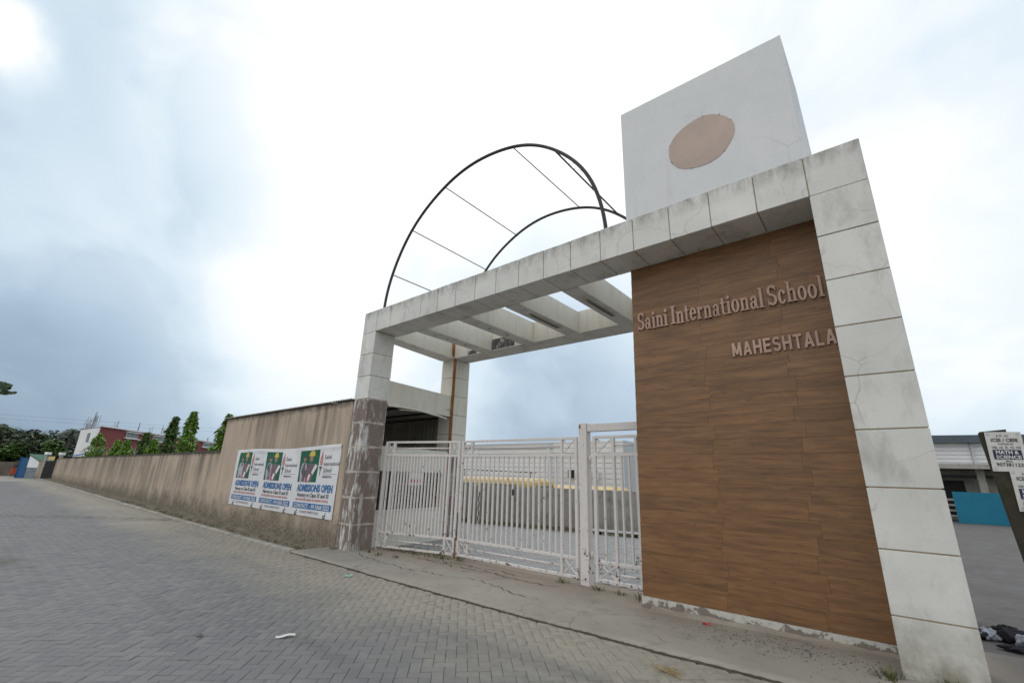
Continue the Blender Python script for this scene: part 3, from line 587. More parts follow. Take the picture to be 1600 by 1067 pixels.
# lower tie beam, cabin hatch wall between the left columns
skew(.30, .56, -.02, .19, .622, 3.30, 3.53, 4.17).build('tie_beam', M['cream'], gw)
hw = thing('hatch_wall', 'cream half height wall with a long dark hatch behind the left gate leaf', 'wall', (.35, 1.9, 0))
def hseg(z0, z1, f0=0., f1=1., nm='wall_panel', m='cream', off=0., th=.16):
    xa = lambda f: .47-.26*f+off; ya = lambda f: .625+2.67*f
    return skew(xa(f0)-th, xa(f0), xa(f1)-th, xa(f1), ya(f0), ya(f1), z0, z1).build(nm, M[m], hw)
hseg(-.1, .86); hseg(1.84, 2.46); hseg(.86, 1.84, 0, .03); hseg(.86, 1.84, .93, 1.); hseg(.85, .875, .0, 1., 'hatch_sill', 'cream', .03, .2)
no = MB().obox((.335, 2.0, 1.66), (-.097, .995, 0), (.995, .097, 0), (0, 0, 1), (.28, .004, .17)).build('paper_notice', M['paper']); tag(no, 'white paper notice hanging in the dark hatch behind the gate bars', 'notice')
MB().obox((.342, 1.98, 1.60), (-.097, .995, 0), (.995, .097, 0), (0, 0, 1), (.2, .002, .045)).build('red_print', M['bred'], no)
sgp = [(.60, .66, 3.50), (.58, 1.1, 3.52), (.56, 1.8, 3.50), (.48, 2.5, 3.45), (.40, 2.9, 3.41)]
MB().tube(sgp, .028, 8).build('cable_conduit', M['cream'], gw, True)
# rust stain down the rear column corner, built as a thin tube
MB().tube([(.215, 3.275, -.1), (.215, 3.275, 2.5), (.218, 3.272, 4.2), (.215, 3.27, 5.39), (.2, 3.2, 5.6), (.19, 3.19, 6.05)], .048, 10).build('rust_stain', M['rust'], gw, True)
# wood tile wall
XW0, XW1, YW = 7.555, 17*T-.004, .655
xl = lambda z: 7.462+.0175*z
ww = MB().hexa([(xl(.15)+.006, YW+.012, .15), (XW1, YW+.012, .15), (XW1, .95, .15), (xl(.15)+.006, .95, .15), (xl(5.4)+.006, YW+.012, 5.4), (XW1, YW+.012, 5.4), (XW1, .95, 5.4), (xl(5.4)+.006, .95, 5.4)]).build('sign_wall', M['woodcore'], gw)
rows = 26; zh = (5.398-.185)/rows
for r_ in range(rows):
    z0 = .185+r_*zh; j = .03*(r_ % 3)-.02+random.uniform(-.01, .01); cuts = [xl(z0), 8.655+j, 9.75+j*1.5, XW1]
    for a, c in zip(cuts[:-1], cuts[1:]):
        MB().box(a+.0008, c-.0008, YW+random.uniform(-.0008, .0008), YW+.014, z0+.0007, z0+zh-.0007, .0008).build('wood_tile', M['wood'], ww)
MB().box(7.45, XW1, YW-.012, .97, -.1, .183).build('plinth', M['plinth'], gw)
b = MB().grid(lambda u, v: (7.6+2.75*u, .66-.16*v-.05*vnoise(u*9, 1)*v, .09-.07*v**.7+.02*vnoise(u*14, v*3, 2)+(.03*u)), 60, 5); b.build('cement_fillet', M['apron'], gw, True)
# white block on top of the beam with its round beige patch
bx = MB().hexa([(7.80, .03, 6.0), (10.37, .03, 6.0), (10.455, 1.3, 6.0), (7.80, 1.3, 6.0), (7.80, .03, 8.245), (10.37, .03, 8.20), (10.40, 1.3, 8.22), (7.80, 1.3, 8.25)]).build('rooftop_block', M['boxwall'], gw)
pp = []
for k in range(72):
    a = 2*math.pi*k/72; r = .5+.006*math.sin(a*5+1)+random.uniform(-.004, .004)
    pp.append((9.105+r*1.0*math.cos(a), 6.95+r*.90*math.sin(a)))
MB().prism(pp, .022, .032).build('round_patch', M['patch'], bx)
for a in (R(80), R(160), R(200), R(205), R(250), R(310), R(20), R(50)):
    x, z = 9.105+.5*math.cos(a), 6.95+.45*math.sin(a); MB().tube([(x, .03, z), (x, .014, z)], .006, 6).build('bolt', M['steel'], bx)

# ------------------------------------------------------------------ lettering
def rect(x0, y0, x1, y1): return [[(x0, y0), (x1, y0), (x1, y1), (x0, y1)]]
def arc(cx, cy, rx, ry, a0, a1, T_=.17, t_=.075, n=20):
    P = []
    for k in range(n):
        q = []
        for s_ in (k, k+1):
            a = R(a0+(a1-a0)*s_/n); q.append(((cx+rx*math.cos(a), cy+ry*math.sin(a)), (cx+(rx-T_)*math.cos(a), cy+(ry-t_)*math.sin(a))))
        P.append([q[0][1], q[0][0], q[1][0], q[1][1]])
    return P
def ball(cx, cy, r): return [[(cx+r*math.cos(2*math.pi*k/14), cy+r*math.sin(2*math.pi*k/14)) for k in range(14)]]
GL = {
 'S': (.62, arc(.31, .735, .29, .265, 25, 270, .17, .1)+arc(.31, .275, .30, .275, 205, 450, .17, .1)+rect(.52, .70, .575, .99)+rect(.03, .01, .085, .30)),
 'I': (.42, rect(.12, 0, .31, 1)+rect(0, 0, .43, .07)+rect(0, .93, .43, 1)),
 'i': (.33, rect(.09, 0, .25, .66)+rect(.01, 0, .33, .06)+rect(.01, .60, .2, .66)+ball(.17, .86, .105)),
 'n': (.62, rect(.08, 0, .23, .66)+rect(.01, 0, .30, .06)+rect(.01, .60, .2, .66)+rect(.40, 0, .55, .46)+rect(.33, 0, .62, .06)+arc(.365, .44, .185, .23, 0, 150, .15, .1)),
 'h': (.62, rect(.08, 0, .23, 1)+rect(.01, 0, .30, .06)+rect(.01, .94, .2, 1)+rect(.40, 0, .55, .46)+rect(.33, 0, .62, .06)+arc(.365, .44, .185, .23, 0, 150, .15, .1)),
 'l': (.33, rect(.09, 0, .25, 1)+rect(.01, 0, .33, .06)+rect(.01, .94, .2, 1)),
 't': (.38, rect(.1, .1, .25, .88)+rect(.0, .585, .36, .66)+arc(.25, .13, .15, .14, 180, 335, .14, .08)),
 'a': (.55, rect(.33, .05, .47, .46)+arc(.28, .45, .19, .22, 0, 150, .14, .09)+ball(.13, .50, .07)+arc(.22, .19, .20, .20, 0, 360, .13, .07, 26)+rect(.40, 0, .55, .06)),
 'e': (.52, arc(.26, .33, .25, .345, 8, 325, .15, .075, 26)+rect(.1, .32, .5, .385)),
 'r': (.46, rect(.08, 0, .23, .66)+rect(.01, 0, .32, .06)+rect(.01, .60, .2, .66)+arc(.34, .40, .17, .26, 65, 165, .1, .1)+ball(.385, .555, .08)),
 'o': (.55, arc(.27, .33, .265, .345, 0, 360, .155, .075, 28)),
 'c': (.50, arc(.26, .33, .25, .345, 55, 325, .155, .075, 24)+ball(.385, .52, .075)),
}
def serif_sign(text, x0, x1, z0, cap, yf, depth, par):
    w = 0; items = []
    for ch in text:
        if ch == ' ': w += .20; continue
        items.append((ch, w)); w += GL[ch][0]+.045
    sx = (x1-x0)/(w-.045)
    for ch, xo in items:
        b = MB(); zj = random.uniform(-.006, .006); yj = random.uniform(0, .006)
        for k, poly in enumerate(GL[ch][1]):
            b.prism([(x0+(xo+px_)*sx, z0+zj+pz*cap) for px_, pz in poly], yf-depth-yj-(.0006*(k % 5)), yf)
        b.build('letter', M['letter'], par)
sg = thing('name_lettering', 'large raised serif letters of the school name on brown wood tile wall', 'sign', (8.95, .64, 4.24))
serif_sign('Saini International School', 7.64, 10.285, 4.235, .305, YW-.003, .032, sg)
sg2 = thing('place_lettering', 'smaller raised capitals of the place name lower on wood tile wall', 'sign', (9.7, .64, 3.56))
def text_mesh(body, size=1., bold=0., res=3, align='LEFT'):
    cu = bpy.data.curves.new('text', 'FONT'); cu.body = body; cu.size = size; cu.offset = bold; cu.resolution_u = res; cu.align_x = align; cu.fill_mode = 'FRONT'
    o = bpy.data.objects.new('text', cu); COL.objects.link(o); bpy.context.view_layer.update()
    m = bpy.data.meshes.new_from_object(o.evaluated_get(bpy.context.evaluated_depsgraph_get()))
    bpy.data.objects.remove(o); bpy.data.curves.remove(cu)
    V = np.array([v.co[:2] for v in m.vertices]).reshape(-1, 2); F = [tuple(p.vertices) for p in m.polygons]; bpy.data.meshes.remove(m)
    return V, F
def solid_letter(V, F, fx, fz, y0, y1):
    b = MB(); n = len(V); b.v = [(fx(p[0]), y0, fz(p[1])) for p in V]+[(fx(p[0]), y1, fz(p[1])) for p in V]
    cnt = {}
    for f in F:
        for a, c in zip(f, f[1:]+f[:1]): cnt[(a, c)] = 1
    b.f = list(F)+[tuple(i+n for i in f[::-1]) for f in F]+[(a, a+n, c+n, c) for (a, c) in cnt if (c, a) not in cnt]
    return b
def st(a, c, w=.2):
    d = np.array(c, float)-np.array(a, float); d /= np.linalg.norm(d); n = np.array((-d[1], d[0]))*w/2
    return [[tuple(np.array(a)-n), tuple(np.array(c)-n), tuple(np.array(c)+n), tuple(np.array(a)+n)]]
GB = {'M': (.86, rect(0, 0, .2, 1)+rect(.66, 0, .86, 1)+[[(.0, 1), (.33, .12), (.53, .12), (.22, 1)], [(.86, 1), (.64, 1), (.33, .12), (.53, .12)]]),
      'A': (.78, [[(0, 0), (.21, 0), (.49, 1), (.28, 1)], [(.57, 0), (.78, 0), (.50, 1), (.29, 1)]]+rect(.2, .2, .58, .37)),
      'H': (.74, rect(0, 0, .2, 1)+rect(.54, 0, .74, 1)+rect(.2, .41, .54, .59)), 'E': (.64, rect(0, 0, .2, 1)+rect(.2, 0, .64, .17)+rect(.2, .83, .64, 1)+rect(.2, .42, .6, .59)),
      'S': (.70, arc(.35, .725, .33, .29, 20, 270, .19, .17)+arc(.35, .295, .34, .30, 200, 450, .19, .17)), 'T': (.68, rect(.24, 0, .44, .83)+rect(0, .83, .68, 1)), 'L': (.60, rect(0, 0, .2, 1)+rect(.2, 0, .60, .17))}
wtot = sum(GB[c][0]+.16 for c in 'MAHESHTALA')-.16; sx = (10.318-9.07)/wtot; xo = 0
for ch in 'MAHESHTALA':
    b = MB(); zj = random.uniform(-.004, .004)
    for k, poly in enumerate(GB[ch][1]): b.prism([(9.07+(xo+a)*sx, 3.562+zj+c*.205) for a, c in poly], YW-.034-.0006*(k % 5), YW-.003)
    b.build('letter', M['letter'], sg2); xo += GB[ch][0]+.16

# ------------------------------------------------------------------ steel arches over the pergola
ar = thing('arch_frame', 'twin dark steel hoops joined by thin rods standing on the gateway beams', 'frame', (3.84, 1.9, 6.0))
RA, XC = 3.46, 3.80
def hoop(y, xc, zc, r): 
    pts = []
    for k in range(64):
        a = math.pi*k/63; j = .006*math.sin(k*.5); pts.append((xc-(r+j)*math.cos(a), y, zc+(r+j)*math.sin(a)))
    return pts
YA, YB = .35, 3.42
h1 = hoop(YA, XC, 6.0, RA); h2 = hoop(YB, XC, 6.0, RA-.02)
MB().tube(h1, .038, 8).build('hoop', M['steel'], ar, True); MB().tube(h2, .038, 8).build('hoop', M['steel'], ar, True)
for k in (7, 15, 24, 38, 46):
    MB().tube([h1[k], h2[k]], .014 if k < 46 else .022, 6).build('tie_rod', M['steel'], ar)
for f in (.13, .18, .24):
    pa = np.array(h1[46])*(1-f)+np.array(h2[46])*f; k2 = 46+int(f*30); MB().tube([pa, h1[min(k2, 60)]], .006, 4).build('stay_wire', M['greylt'], ar)

# ------------------------------------------------------------------ gates
def gate_leaf(name, A, B, label, bays, thick, z0=.10, top=2.55, hidden=False):
    A = np.array(A, float); B = np.array(B, float); Lg = np.linalg.norm(B-A); e = (B-A)/Lg
    g = thing(name, label, 'gate', (float((A[0]+B[0])/2), float((A[1]+B[1])/2), 0), 'white barred gate leaves')
    p = lambda s, z: (A[0]+e[0]*s, A[1]+e[1]*s, z)
    zr, zl, zm = top-.32, .41, .25
    w = .06
    for s in (w/2, Lg-w/2): MB().bar(p(s, z0-.04), p(s, top+.02), w, w, (e[0], e[1], 0), .004).build('stile', M['gate'], g)
    for s in thick: MB().bar(p(s, z0), p(s, top), .065, .05, (e[0], e[1], 0), .004).build('thick_bar', M['gate'], g)
    for z, ww_ in ((top, .05), (zr, .06), (zl, .05), (z0, .05)): MB().bar(p(w, z), p(Lg-w, z), ww_, ww_, (0, 0, 1), .004).build('rail', M['gate'], g)
    a, c = thick[0]+.022, thick[-1]-.022
    MB().tube([p(a, top-.15), p(c, top-.15)], .02, 8).build('thin_rail', M['gate'], g, True); MB().tube([p(a, zm), p(c, zm)], .018, 8).build('thin_rail', M['gate'], g, True)
    for (s0, s1) in ((w, thick[0]-.022), (thick[-1]+.022, Lg-w)):
        for (za, zb) in ((zr+.025, top-.022), (z0+.022, zl-.022)):
            MB().bar(p(s0, za), p(s1, zb), .024, .018).build('brace', M['gate'], g)
            q = MB().bar(np.array(p(s0, zb))+np.array((-e[1], e[0], 0))*.019, np.array(p(s1, za))+np.array((-e[1], e[0], 0))*.019, .024, .018).build('brace', M['gate'], g)
    edges = [0]+list(thick)+[Lg]
    for i, nb in enumerate(bays):
        s0, s1 = edges[i], edges[i+1]
        for k in range(nb):
            s = s0+(s1-s0)*(k+1)/(nb+1)+random.uniform(-.003, .003); MB().bar(p(s, zl+.02), p(s, zr-.022), .041, .034, (e[0], e[1], 0), .003).build('bar', M['gate'], g)
    return g, p, Lg
g1, p1, L1 = gate_leaf('gate_leaf', (.60, .74), (2.775, 1.30), 'left leaf of the white barred gate beside stripped brown column', (1, 17, 1), (.28, 1.96))
g2, p2, L2 = gate_leaf('gate_leaf', (2.815, 1.32), (5.955, 1.36), 'middle wide leaf of white barred gate next to square post', (1, 17, 1), (.33, 2.78))
g3, p3, L3 = gate_leaf('wicket_gate', (6.30, 1.36), (7.62, 1.36), 'narrow white wicket gate between the square post and wood tile wall', (1, 2, 1), (.42, .86), .12, 2.55)
for z in (.45, 2.1): MB().tube([(6.24, 1.34, z), (6.24, 1.34, z+.12)], .022, 8).build('hinge', M['gate'], g3, True); MB().bar((6.235, 1.35, z+.06), (6.31, 1.36, z+.06), .012, .05).build('hinge_plate', M['gate'], g3)
MB().bar((4.4, 1.315, 1.42), (4.4, 1.315, 1.54), .035, .03).build('lock_box', M['steel'], g2)
MB().bar((2.79, 1.27, -.02), (2.79, 1.27, .45), .02, .02).build('drop_bolt', M['rust'], g1); MB().bar((2.83, 1.27, .4), (2.83, 1.27, .98), .014, .014).build('slide_bolt', M['steel'], g2)
for k in range(3):
    q = MB(); ch = [(3.45+.015*math.sin(i*1.9), 1.29, 1.45-.06*i) for i in range(12)]
    if k == 0: q.tube(ch, .012, 5).build('chain', M['black'], g2)
gp = thing('gate_post', 'square white steel post and header beam framing the wicket gate', 'gate post', (6.12, 1.36, 0))
MB().box(6.03, 6.20, 1.28, 1.45, -.1, 2.82, .006).build('post', M['gate'], gp); MB().box(6.205, 7.6, 1.30, 1.43, 2.66, 2.80, .006).build('header', M['gate'], gp)
MB().box(6.045, 6.075, 1.272, 1.279, 2.72, 2.79).build('rust_patch', M['rust'], gp)
hp = MB().bar((.66, .70, -.05), (.66, .70, 2.47), .05, .05).build('hinge_post', M['gate']); tag(hp, 'thin white hinge post against the stripped brown column', 'post')

# ------------------------------------------------------------------ banner on the cabin wall
BX0, BX1, BZ0, BZ1 = -7.08, -.27, .635, 2.41
def bfront(x, z):
    u = (x-BX0)/(BX1-BX0); v = (z-BZ0)/(BZ1-BZ0)
    w = .018+.012*math.sin(x*2.3)*v+.010*math.sin(x*5.1+z*3)*v*v+.014*math.exp(-((u-.72-.12*(1-v))/.05)**2)*v+.010*math.exp(-((u-.93+.15*(1-v))/.03)**2)+.02*math.exp(-((v-.97)/.03)**2)*max(0, math.sin(u*9-1))
    w += .014*math.exp(-((u-.95)/.04)**2-((v-.02)/.05)**2)
    return -abs(w)-.004
def bz(x, z): 
    u = (x-BX0)/(BX1-BX0); v = (z-BZ0)/(BZ1-BZ0); return z+v*(.02*math.sin(u*8)-.02*math.sin(math.pi*u))+.05*u*v
bn = thing('banner', 'white vinyl admissions banner with three repeated adverts on the peach wall', 'banner', (-3.68, -.02, BZ0))
MB().grid(lambda u, v: (BX0+(BX1-BX0)*u, bfront(BX0+(BX1-BX0)*u, BZ0+(BZ1-BZ0)*v), bz(BX0+(BX1-BX0)*u, BZ0+(BZ1-BZ0)*v)), 150, 36).build('sheet', M['banner'], bn, True)
BS = 0
def bput(b, name, m, lift=.003):
    b.v = [(x, bfront(x, z)-lift, bz(x, z)) for (x, _, z) in b.v]; return b.build(name, M[m], bn)
def bquad(x0, x1, z0, z1, name, m, lift=.003): bput(MB().grid(lambda u, v: (x0+(x1-x0)*u, 0, z0+(z1-z0)*v), max(2, int((x1-x0)/.05)), max(2, int((z1-z0)/.05))), name, m, lift)
def bpoly(poly, name, m, lift): bput(MB().add([(x, 0, z) for x, z in poly], [tuple(range(len(poly)))]), name, m, lift)
def ell(cx, cz, rx, rz, n=16): return [(cx+rx*math.cos(2*math.pi*k/n), cz+rz*math.sin(2*math.pi*k/n)) for k in range(n)]
def btext(body, x0, x1, z0, h, name, m, bold=.0, lift=.006):
    V, F = text_mesh(body, 1., bold, 2); lo, hi = V.min(0), V.max(0); V2, _ = text_mesh('H', 1., bold, 2); H = V2.max(0)[1]
    b = MB(); b.v = [(x0+(p[0]-lo[0])/(hi[0]-lo[0])*(x1-x0), 0, z0+p[1]/H*h) for p in V]; b.f = F; bput(b, name, m, lift)['kind'] = 'stuff'
PW = (BX1-BX0)/3
for k in range(3):
    X = BX0+.10+k*(PW-.02); Z = lambda f: BZ0+f*(BZ1-BZ0); s = PW/2.27
    px0, px1, pz0, pz1 = X+.12, X+1.16, Z(.475), Z(.945)
    bquad(px0, px1, pz0, pz1, 'photo_panel', 'bgreen')
    ph = pz1-pz0; pw = px1-px0; U = lambda a, c: (px0+a*pw, pz0+c*ph)
    bpoly([U(.12, 0), U(.08, .35), U(.16, .58), U(.28, .63), U(.42, .58), U(.48, .3), U(.46, 0)], 'coat_figure', 'bcoat', .0045)
    bpoly([U(.24, .02), U(.25, .60), U(.36, .60), U(.38, .02)], 'dark_shirt', 'bpurple', .0055)
    bpoly([U(.44, 0), U(.42, .42), U(.50, .58), U(.62, .60), U(.78, .54), U(.82, .25), U(.74, 0)], 'checked_shirt_figure', 'bpurple', .005)
    bpoly(ell(*U(.30, .73), .075*pw, .085*ph), 'face', 'bskin', .0058); bpoly(ell(*U(.30, .80), .085*pw, .05*ph), 'hair', 'bhair', .0066)
    bpoly(ell(*U(.62, .74), .085*pw, .12*ph), 'face', 'bskin', .0058)
    bpoly([U(.49, .81), U(.77, .81), U(.75, .93), U(.68, .98), U(.58, .98), U(.51, .92)], 'helmet', 'byel', .0066)
    bpoly([U(.56, .64), U(.68, .64), U(.66, .60), U(.58, .60)], 'collar', 'bhair', .0064)
    bpoly([U(.84, .56), U(.97, .50), U(.78, .22), U(.70, .30)], 'paper_roll', 'paper', .0068); bpoly([U(.60, .26), U(.70, .22), U(.62, .02), U(.52, .06)], 'paper_roll', 'paper', .0068)
    bpoly([U(.46, .14), U(.56, .18), U(.56, .06), U(.48, .02)], 'folder', 'bred', .0067)
    # torch emblem and name block
    fx = X+1.30
    bpoly([(fx-.055, Z(.72)), (fx-.075, Z(.79)), (fx-.01, Z(.87)), (fx+.02, Z(.93)), (fx+.05, Z(.85)), (fx+.085, Z(.79)), (fx+.055, Z(.715))], 'flame', 'bred', .004)
    for q in range(3): bpoly([(fx-.03+.03*q, Z(.73)), (fx-.02+.03*q, Z(.73)), (fx+.01+.028*q, Z(.80+.02*q)), (fx-.0+.028*q, Z(.80+.02*q))], 'flame_slit', 'paper', .0055)
    bpoly([(fx-.09, Z(.70)), (fx+.09, Z(.70)), (fx+.025, Z(.645)), (fx+.01, Z(.565)), (fx-.01, Z(.565)), (fx-.025, Z(.645))], 'torch', 'bdark', .004)
    btext('Saini', X+1.46, X+1.78, Z(.80), .11, 'print_line', 'bdark'); btext('International', X+1.46, X+2.20, Z(.705), .10, 'print_line', 'bdark'); btext('School', X+1.46, X+1.86, Z(.615), .11, 'print_line', 'bdark')
    bquad(X+1.46, X+2.16, Z(.588), Z(.592), 'print_rule', 'bdark'); btext('MAHESHTALA', X+1.46, X+1.92, Z(.54), .05, 'print_line', 'bdark', .02)
    btext('ADMISSIONS OPEN', X+.16, X+2.06, Z(.345), .175, 'print_heading', 'bblue', .045)
    btext('Nursery to Class IX and XI', X+.24, X+1.90, Z(.265), .10, 'print_line', 'bdark', .02)
    btext('CBSE AFFILIATED SENIOR SECONDARY SCHOOL', X+.16, X+1.92, Z(.21), .055, 'print_line', 'bred', .01)
    bquad(X+.06, X+2.10, Z(.098), Z(.18), 'contact_strip', 'bblue'); btext('CONTACT - 99 0368 3222', X+.14, X+2.02, Z(.112), .095, 'print_line', 'paper', .02)
    btext('KOLKATA TRAFFIC POLICE', X+.52, X+1.52, Z(.042), .055, 'print_line', 'bdark')
    for ex in (X+.27, X+1.82):
        bquad(ex-.06, ex+.08, Z(.028), Z(.045), 'badge', 'bdark'); bquad(ex-.05, ex+.07, Z(.0), Z(.02), 'badge', 'bdark'); bquad(ex+.035, ex+.065, Z(.045), Z(.085), 'badge', 'bdark')

# ------------------------------------------------------------------ yard back wall, building, buses
cw = thing('yard_wall', 'grey bare concrete wall at the back of the yard behind the gate', 'wall', (1, wl(1), 0))
xa = -7.
while xa < 8.4:
    xb = xa+1.9; MB().hexa([(xa+.006, wl(xa), -.2), (xb-.006, wl(xb), -.2), (xb-.006, wl(xb)+.15, -.2), (xa+.006, wl(xa)+.15, -.2), (xa+.006, wl(xa), 1.40), (xb-.006, wl(xb), 1.40), (xb-.006, wl(xb)+.15, 1.40), (xa+.006, wl(xa)+.15, 1.40)]).build('wall_panel', M['concrete'], cw)
    MB().box(xb-.11, xb+.11, wl(xb)-.03, wl(xb)+.18, -.2, 1.415).build('pier', M['concrete'], cw); xa = xb
tr = thing('drain_rail', 'low white painted kerb on dark blocks before the concrete yard wall', 'kerb', (3.6, 8.3, 0))
MB().bar((1.9, 8.05, .13), (6.8, 9.05, .13), .10, .06).build('rail', M['white'], tr)
for k in range(9): f = k/8; MB().bar((2.0+4.7*f, 8.07+.96*f, -.03), (2.0+4.7*f, 8.07+.96*f, .1), .12, .12).build('block', M['dark'], tr)
def bus(name, label, x0, y0, ang, Lb, top, gnd, wide=2.1):
    c, s = math.cos(ang), math.sin(ang); r = thing(name, label, 'bus', (x0+c*Lb/2, y0+s*Lb/2, gnd), 'yellow buses parked behind the yard wall')
    tf = lambda x, y, z: (x0+x*c-y*s, y0+x*s+y*c, gnd+z)
    H = top-gnd
    def xf(b): b.v = [tf(*v) for v in b.v]; return b
    hw_ = wide/2; prof = [(-hw_, .35), (hw_, .35), (hw_, H-.28), (hw_-.06, H-.14), (hw_-.2, H-.04), (hw_-.5, H), (-hw_+.5, H), (-hw_+.2, H-.04), (-hw_+.06, H-.14), (-hw_, H-.28)]
    n = len(prof); V = []; xs_ = [0, .12, .35, Lb-.35, Lb-.12, Lb]; sc = [.93, .985, 1, 1, .985, .93]
    for xx, k in zip(xs_, sc): V += [(xx, p_[0]*k, .35+(p_[1]-.35)*k) for p_ in prof]
    F = [(i*n+j, i*n+(j+1) % n, (i+1)*n+(j+1) % n, (i+1)*n+j) for i in range(5) for j in range(n)]+[tuple(range(n))[::-1], tuple(5*n+j for j in range(n))]
    xf(MB().add(V, F)).build('body', M['yellow'], r)
    for sd in (-1, 1):
        nW = int((Lb-1.2)/.85)
        for k in range(nW): xf(MB().box(.7+k*.85, .7+k*.85+.74, sd*hw_-.012, sd*hw_+.012, H-.92, H-.32, .01)).build('window', M['glass'], r)
    for xx in (-.0, Lb): xf(MB().box(xx-.012, xx+.012, -hw_+.25, hw_-.25, H-1.05, H-.35, .01)).build('windscreen', M['glass'], r)
    for xx in (1.1, Lb-1.3):
        for sd in (-1, 1): xf(MB().tube([(xx, sd*(hw_-.24), .42), (xx, sd*(hw_+.02), .42)], .42, 18)).build('wheel', M['black'], r)
    xf(MB().box(.3, Lb-.3, -hw_-.006, hw_+.006, .95, 1.02)).build('black_stripe', M['black'], r)
bus('school_bus', 'yellow school bus whose roof shows nearest above the yard wall', -9.0, 12.6, R(4), 5.9, 1.72, -.97)
bus('school_bus', 'yellow school bus parked further right behind the square gate post', -7.4, 15.1, R(5), 7.3, 1.40, -.97)
# white boarded building
def face_boards(A, Bp, z0, z1f, pitch, name, mat, par, th=.05, off=0):
    b = MB(); A = np.array(A, float); Bp = np.array(Bp, float); e = Bp-A; l = np.linalg.norm(e); e /= l; nrm = np.array((e[1], -e[0]))
    z = z0
    while z < z1f-.02:
        zt = min(z+pitch-.025, z1f); m_ = (A+Bp)/2+nrm*(th/2+off); b.obox((m_[0], m_[1], (z+zt)/2), (e[0], e[1], 0), (-e[1], e[0], 0), (0, 0, 1), (l/2, th/2, (zt-z)/2), .01); z += pitch
    o = b.build(name, mat, par); o['kind'] = 'stuff'; return o
wbld = thing('white_hall', 'white boarded hall rising behind the buses and the yard wall', 'building', (-9, 21, -1))
P0, P1, P2 = (-26, 17.2), (-6.1, 18.5), (-1.4, 18.9)
def slab(A, Bp, dep, z0, z1, nm, m, par):
    A = np.array(A); Bp = np.array(Bp); e = (Bp-A)/np.linalg.norm(Bp-A); n = np.array((-e[1], e[0]))*dep
    return MB().hexa([(*A, z0), (*Bp, z0), (*(Bp+n), z0), (*(A+n), z0), (*A, z1), (*Bp, z1), (*(Bp+n), z1), (*(A+n), z1)]).build(nm, m, par)
slab(P0, P1, 7, -1, 3.72, 'left_block', M['corr'], wbld); slab((P1[0]+.01, P1[1]-.35), (P2[0], P2[1]-.35), 8, -1, 4.02, 'right_block', M['greylt'], wbld)
slab((P0[0], P0[1]-.25), (P1[0], P1[1]-.25), 7.4, 3.73, 3.98, 'roof_edge', M['greylt'], wbld)
face_boards(P0, P1, -.9, 3.71, .30, 'cladding_boards', M['white'], wbld); face_boards((P1[0]+.01, P1[1]-.35), (P2[0], P2[1]-.35), -.9, 4.0, .30, 'cladding_boards', M['white'], wbld)
for (x, w, z) in ((-5.0, .55, 1.75), (-3.95, .4, 1.75), (-3.2, .3, 1.72)):
    f = MB().box(x, x+w, 18.07, 18.2, z, z+.55).build('window', M['white'], wbld); MB().box(x+.03, x+w-.03, 18.06, 18.068, z+.03, z+.52).build('pane', M['black'], f)
MB().tube([(-6.4, 18.0, -1), (-6.4, 18.0, 3.6)], .06, 8).build('downpipe', M['greylt'], wbld, True); MB().tube([(-12.6, 17.75, .9), (-12.6, 17.75, 3.7)], .04, 8).build('downpipe', M['greylt'], wbld, True)
cr_ = thing('pipe_rail', 'thin dark pipe on short posts above the nearer bus roof', 'pipe', (-10, 16.2, 0))
MB().tube([(-19, 15.5, 2.36), (-6.2, 16.4, 2.02)], .028, 6).build('pipe', M['steel'], cr_)
for f in (.1, .32, .55, .75, .97): MB().tube([(-19+12.8*f, 15.5+.9*f, -1), (-19+12.8*f, 15.5+.9*f, 2.36-.34*f)], .022, 6).build('post', M['steel'], cr_)
dh = thing('distant_shed', 'distant shed with dark roof seen through bars of the wicket gate', 'building', (-1, 44, -1))
MB().box(-4, 12, 40, 48, -1, 2.6).build('wall', M['white'], dh); MB().prism([(-4.6, 2.6), (12.6, 2.6), (12.3, 3.7), (-4.2, 3.7)], 39.4, 48.6).build('roof', M['roofblue'], dh); MB().box(-4, 12, 39.9, 39.98, -1, 1.9).build('band', M['corr'], dh)
lp = thing('lamp_mast', 'thin dark mast with bent arms beyond the hall', 'lamp post', (-1.7, 30, -1))
MB().tube([(-1.0, 30, -1), (-1.0, 30, 4.6)], .06, 6).build('mast', M['steel'], lp); MB().tube([(-1.0, 30, 4.4), (-1.8, 30, 5.0), (-3.4, 30, 5.25)], .045, 6).build('arm', M['grey'], lp); MB().tube([(-1.0, 30, 4.2), (.9, 30, 4.4)], .045, 6).build('arm', M['steel'], lp)

# ------------------------------------------------------------------ right background
rbg = thing('warehouse', 'long pale sheet clad warehouse with slate blue roof edge at right', 'building', (20, 36, 0))
A_, B_ = np.array((9.5, 31.2)), np.array((34., 36.5)); e_ = (B_-A_)/np.linalg.norm(B_-A_); n_ = np.array((-e_[1], e_[0])); LB = float(np.linalg.norm(B_-A_))
def wseg(s0, s1, d0, d1, z0, z1, nm, m, par=None, bv=0):
    c = A_+e_*(s0+s1)/2+n_*(d0+d1)/2; return MB().obox((c[0], c[1], (z0+z1)/2), (*e_, 0), (*n_, 0), (0, 0, 1), ((s1-s0)/2, (d1-d0)/2, (z1-z0)/2), bv).build(nm, M[m], par or rbg)
wseg(0, LB, .5, 10, 3.0, 4.5, 'upper_wall', 'white'); wseg(-.3, LB+.3, .0, 10.4, 4.5, 4.95, 'roof_edge', 'roofblue'); wseg(0, LB, -.9, .49, 2.95, 3.22, 'canopy', 'concrete')
wseg(0, LB, 1.6, 10, 0, 2.94, 'lower_wall', 'corr')
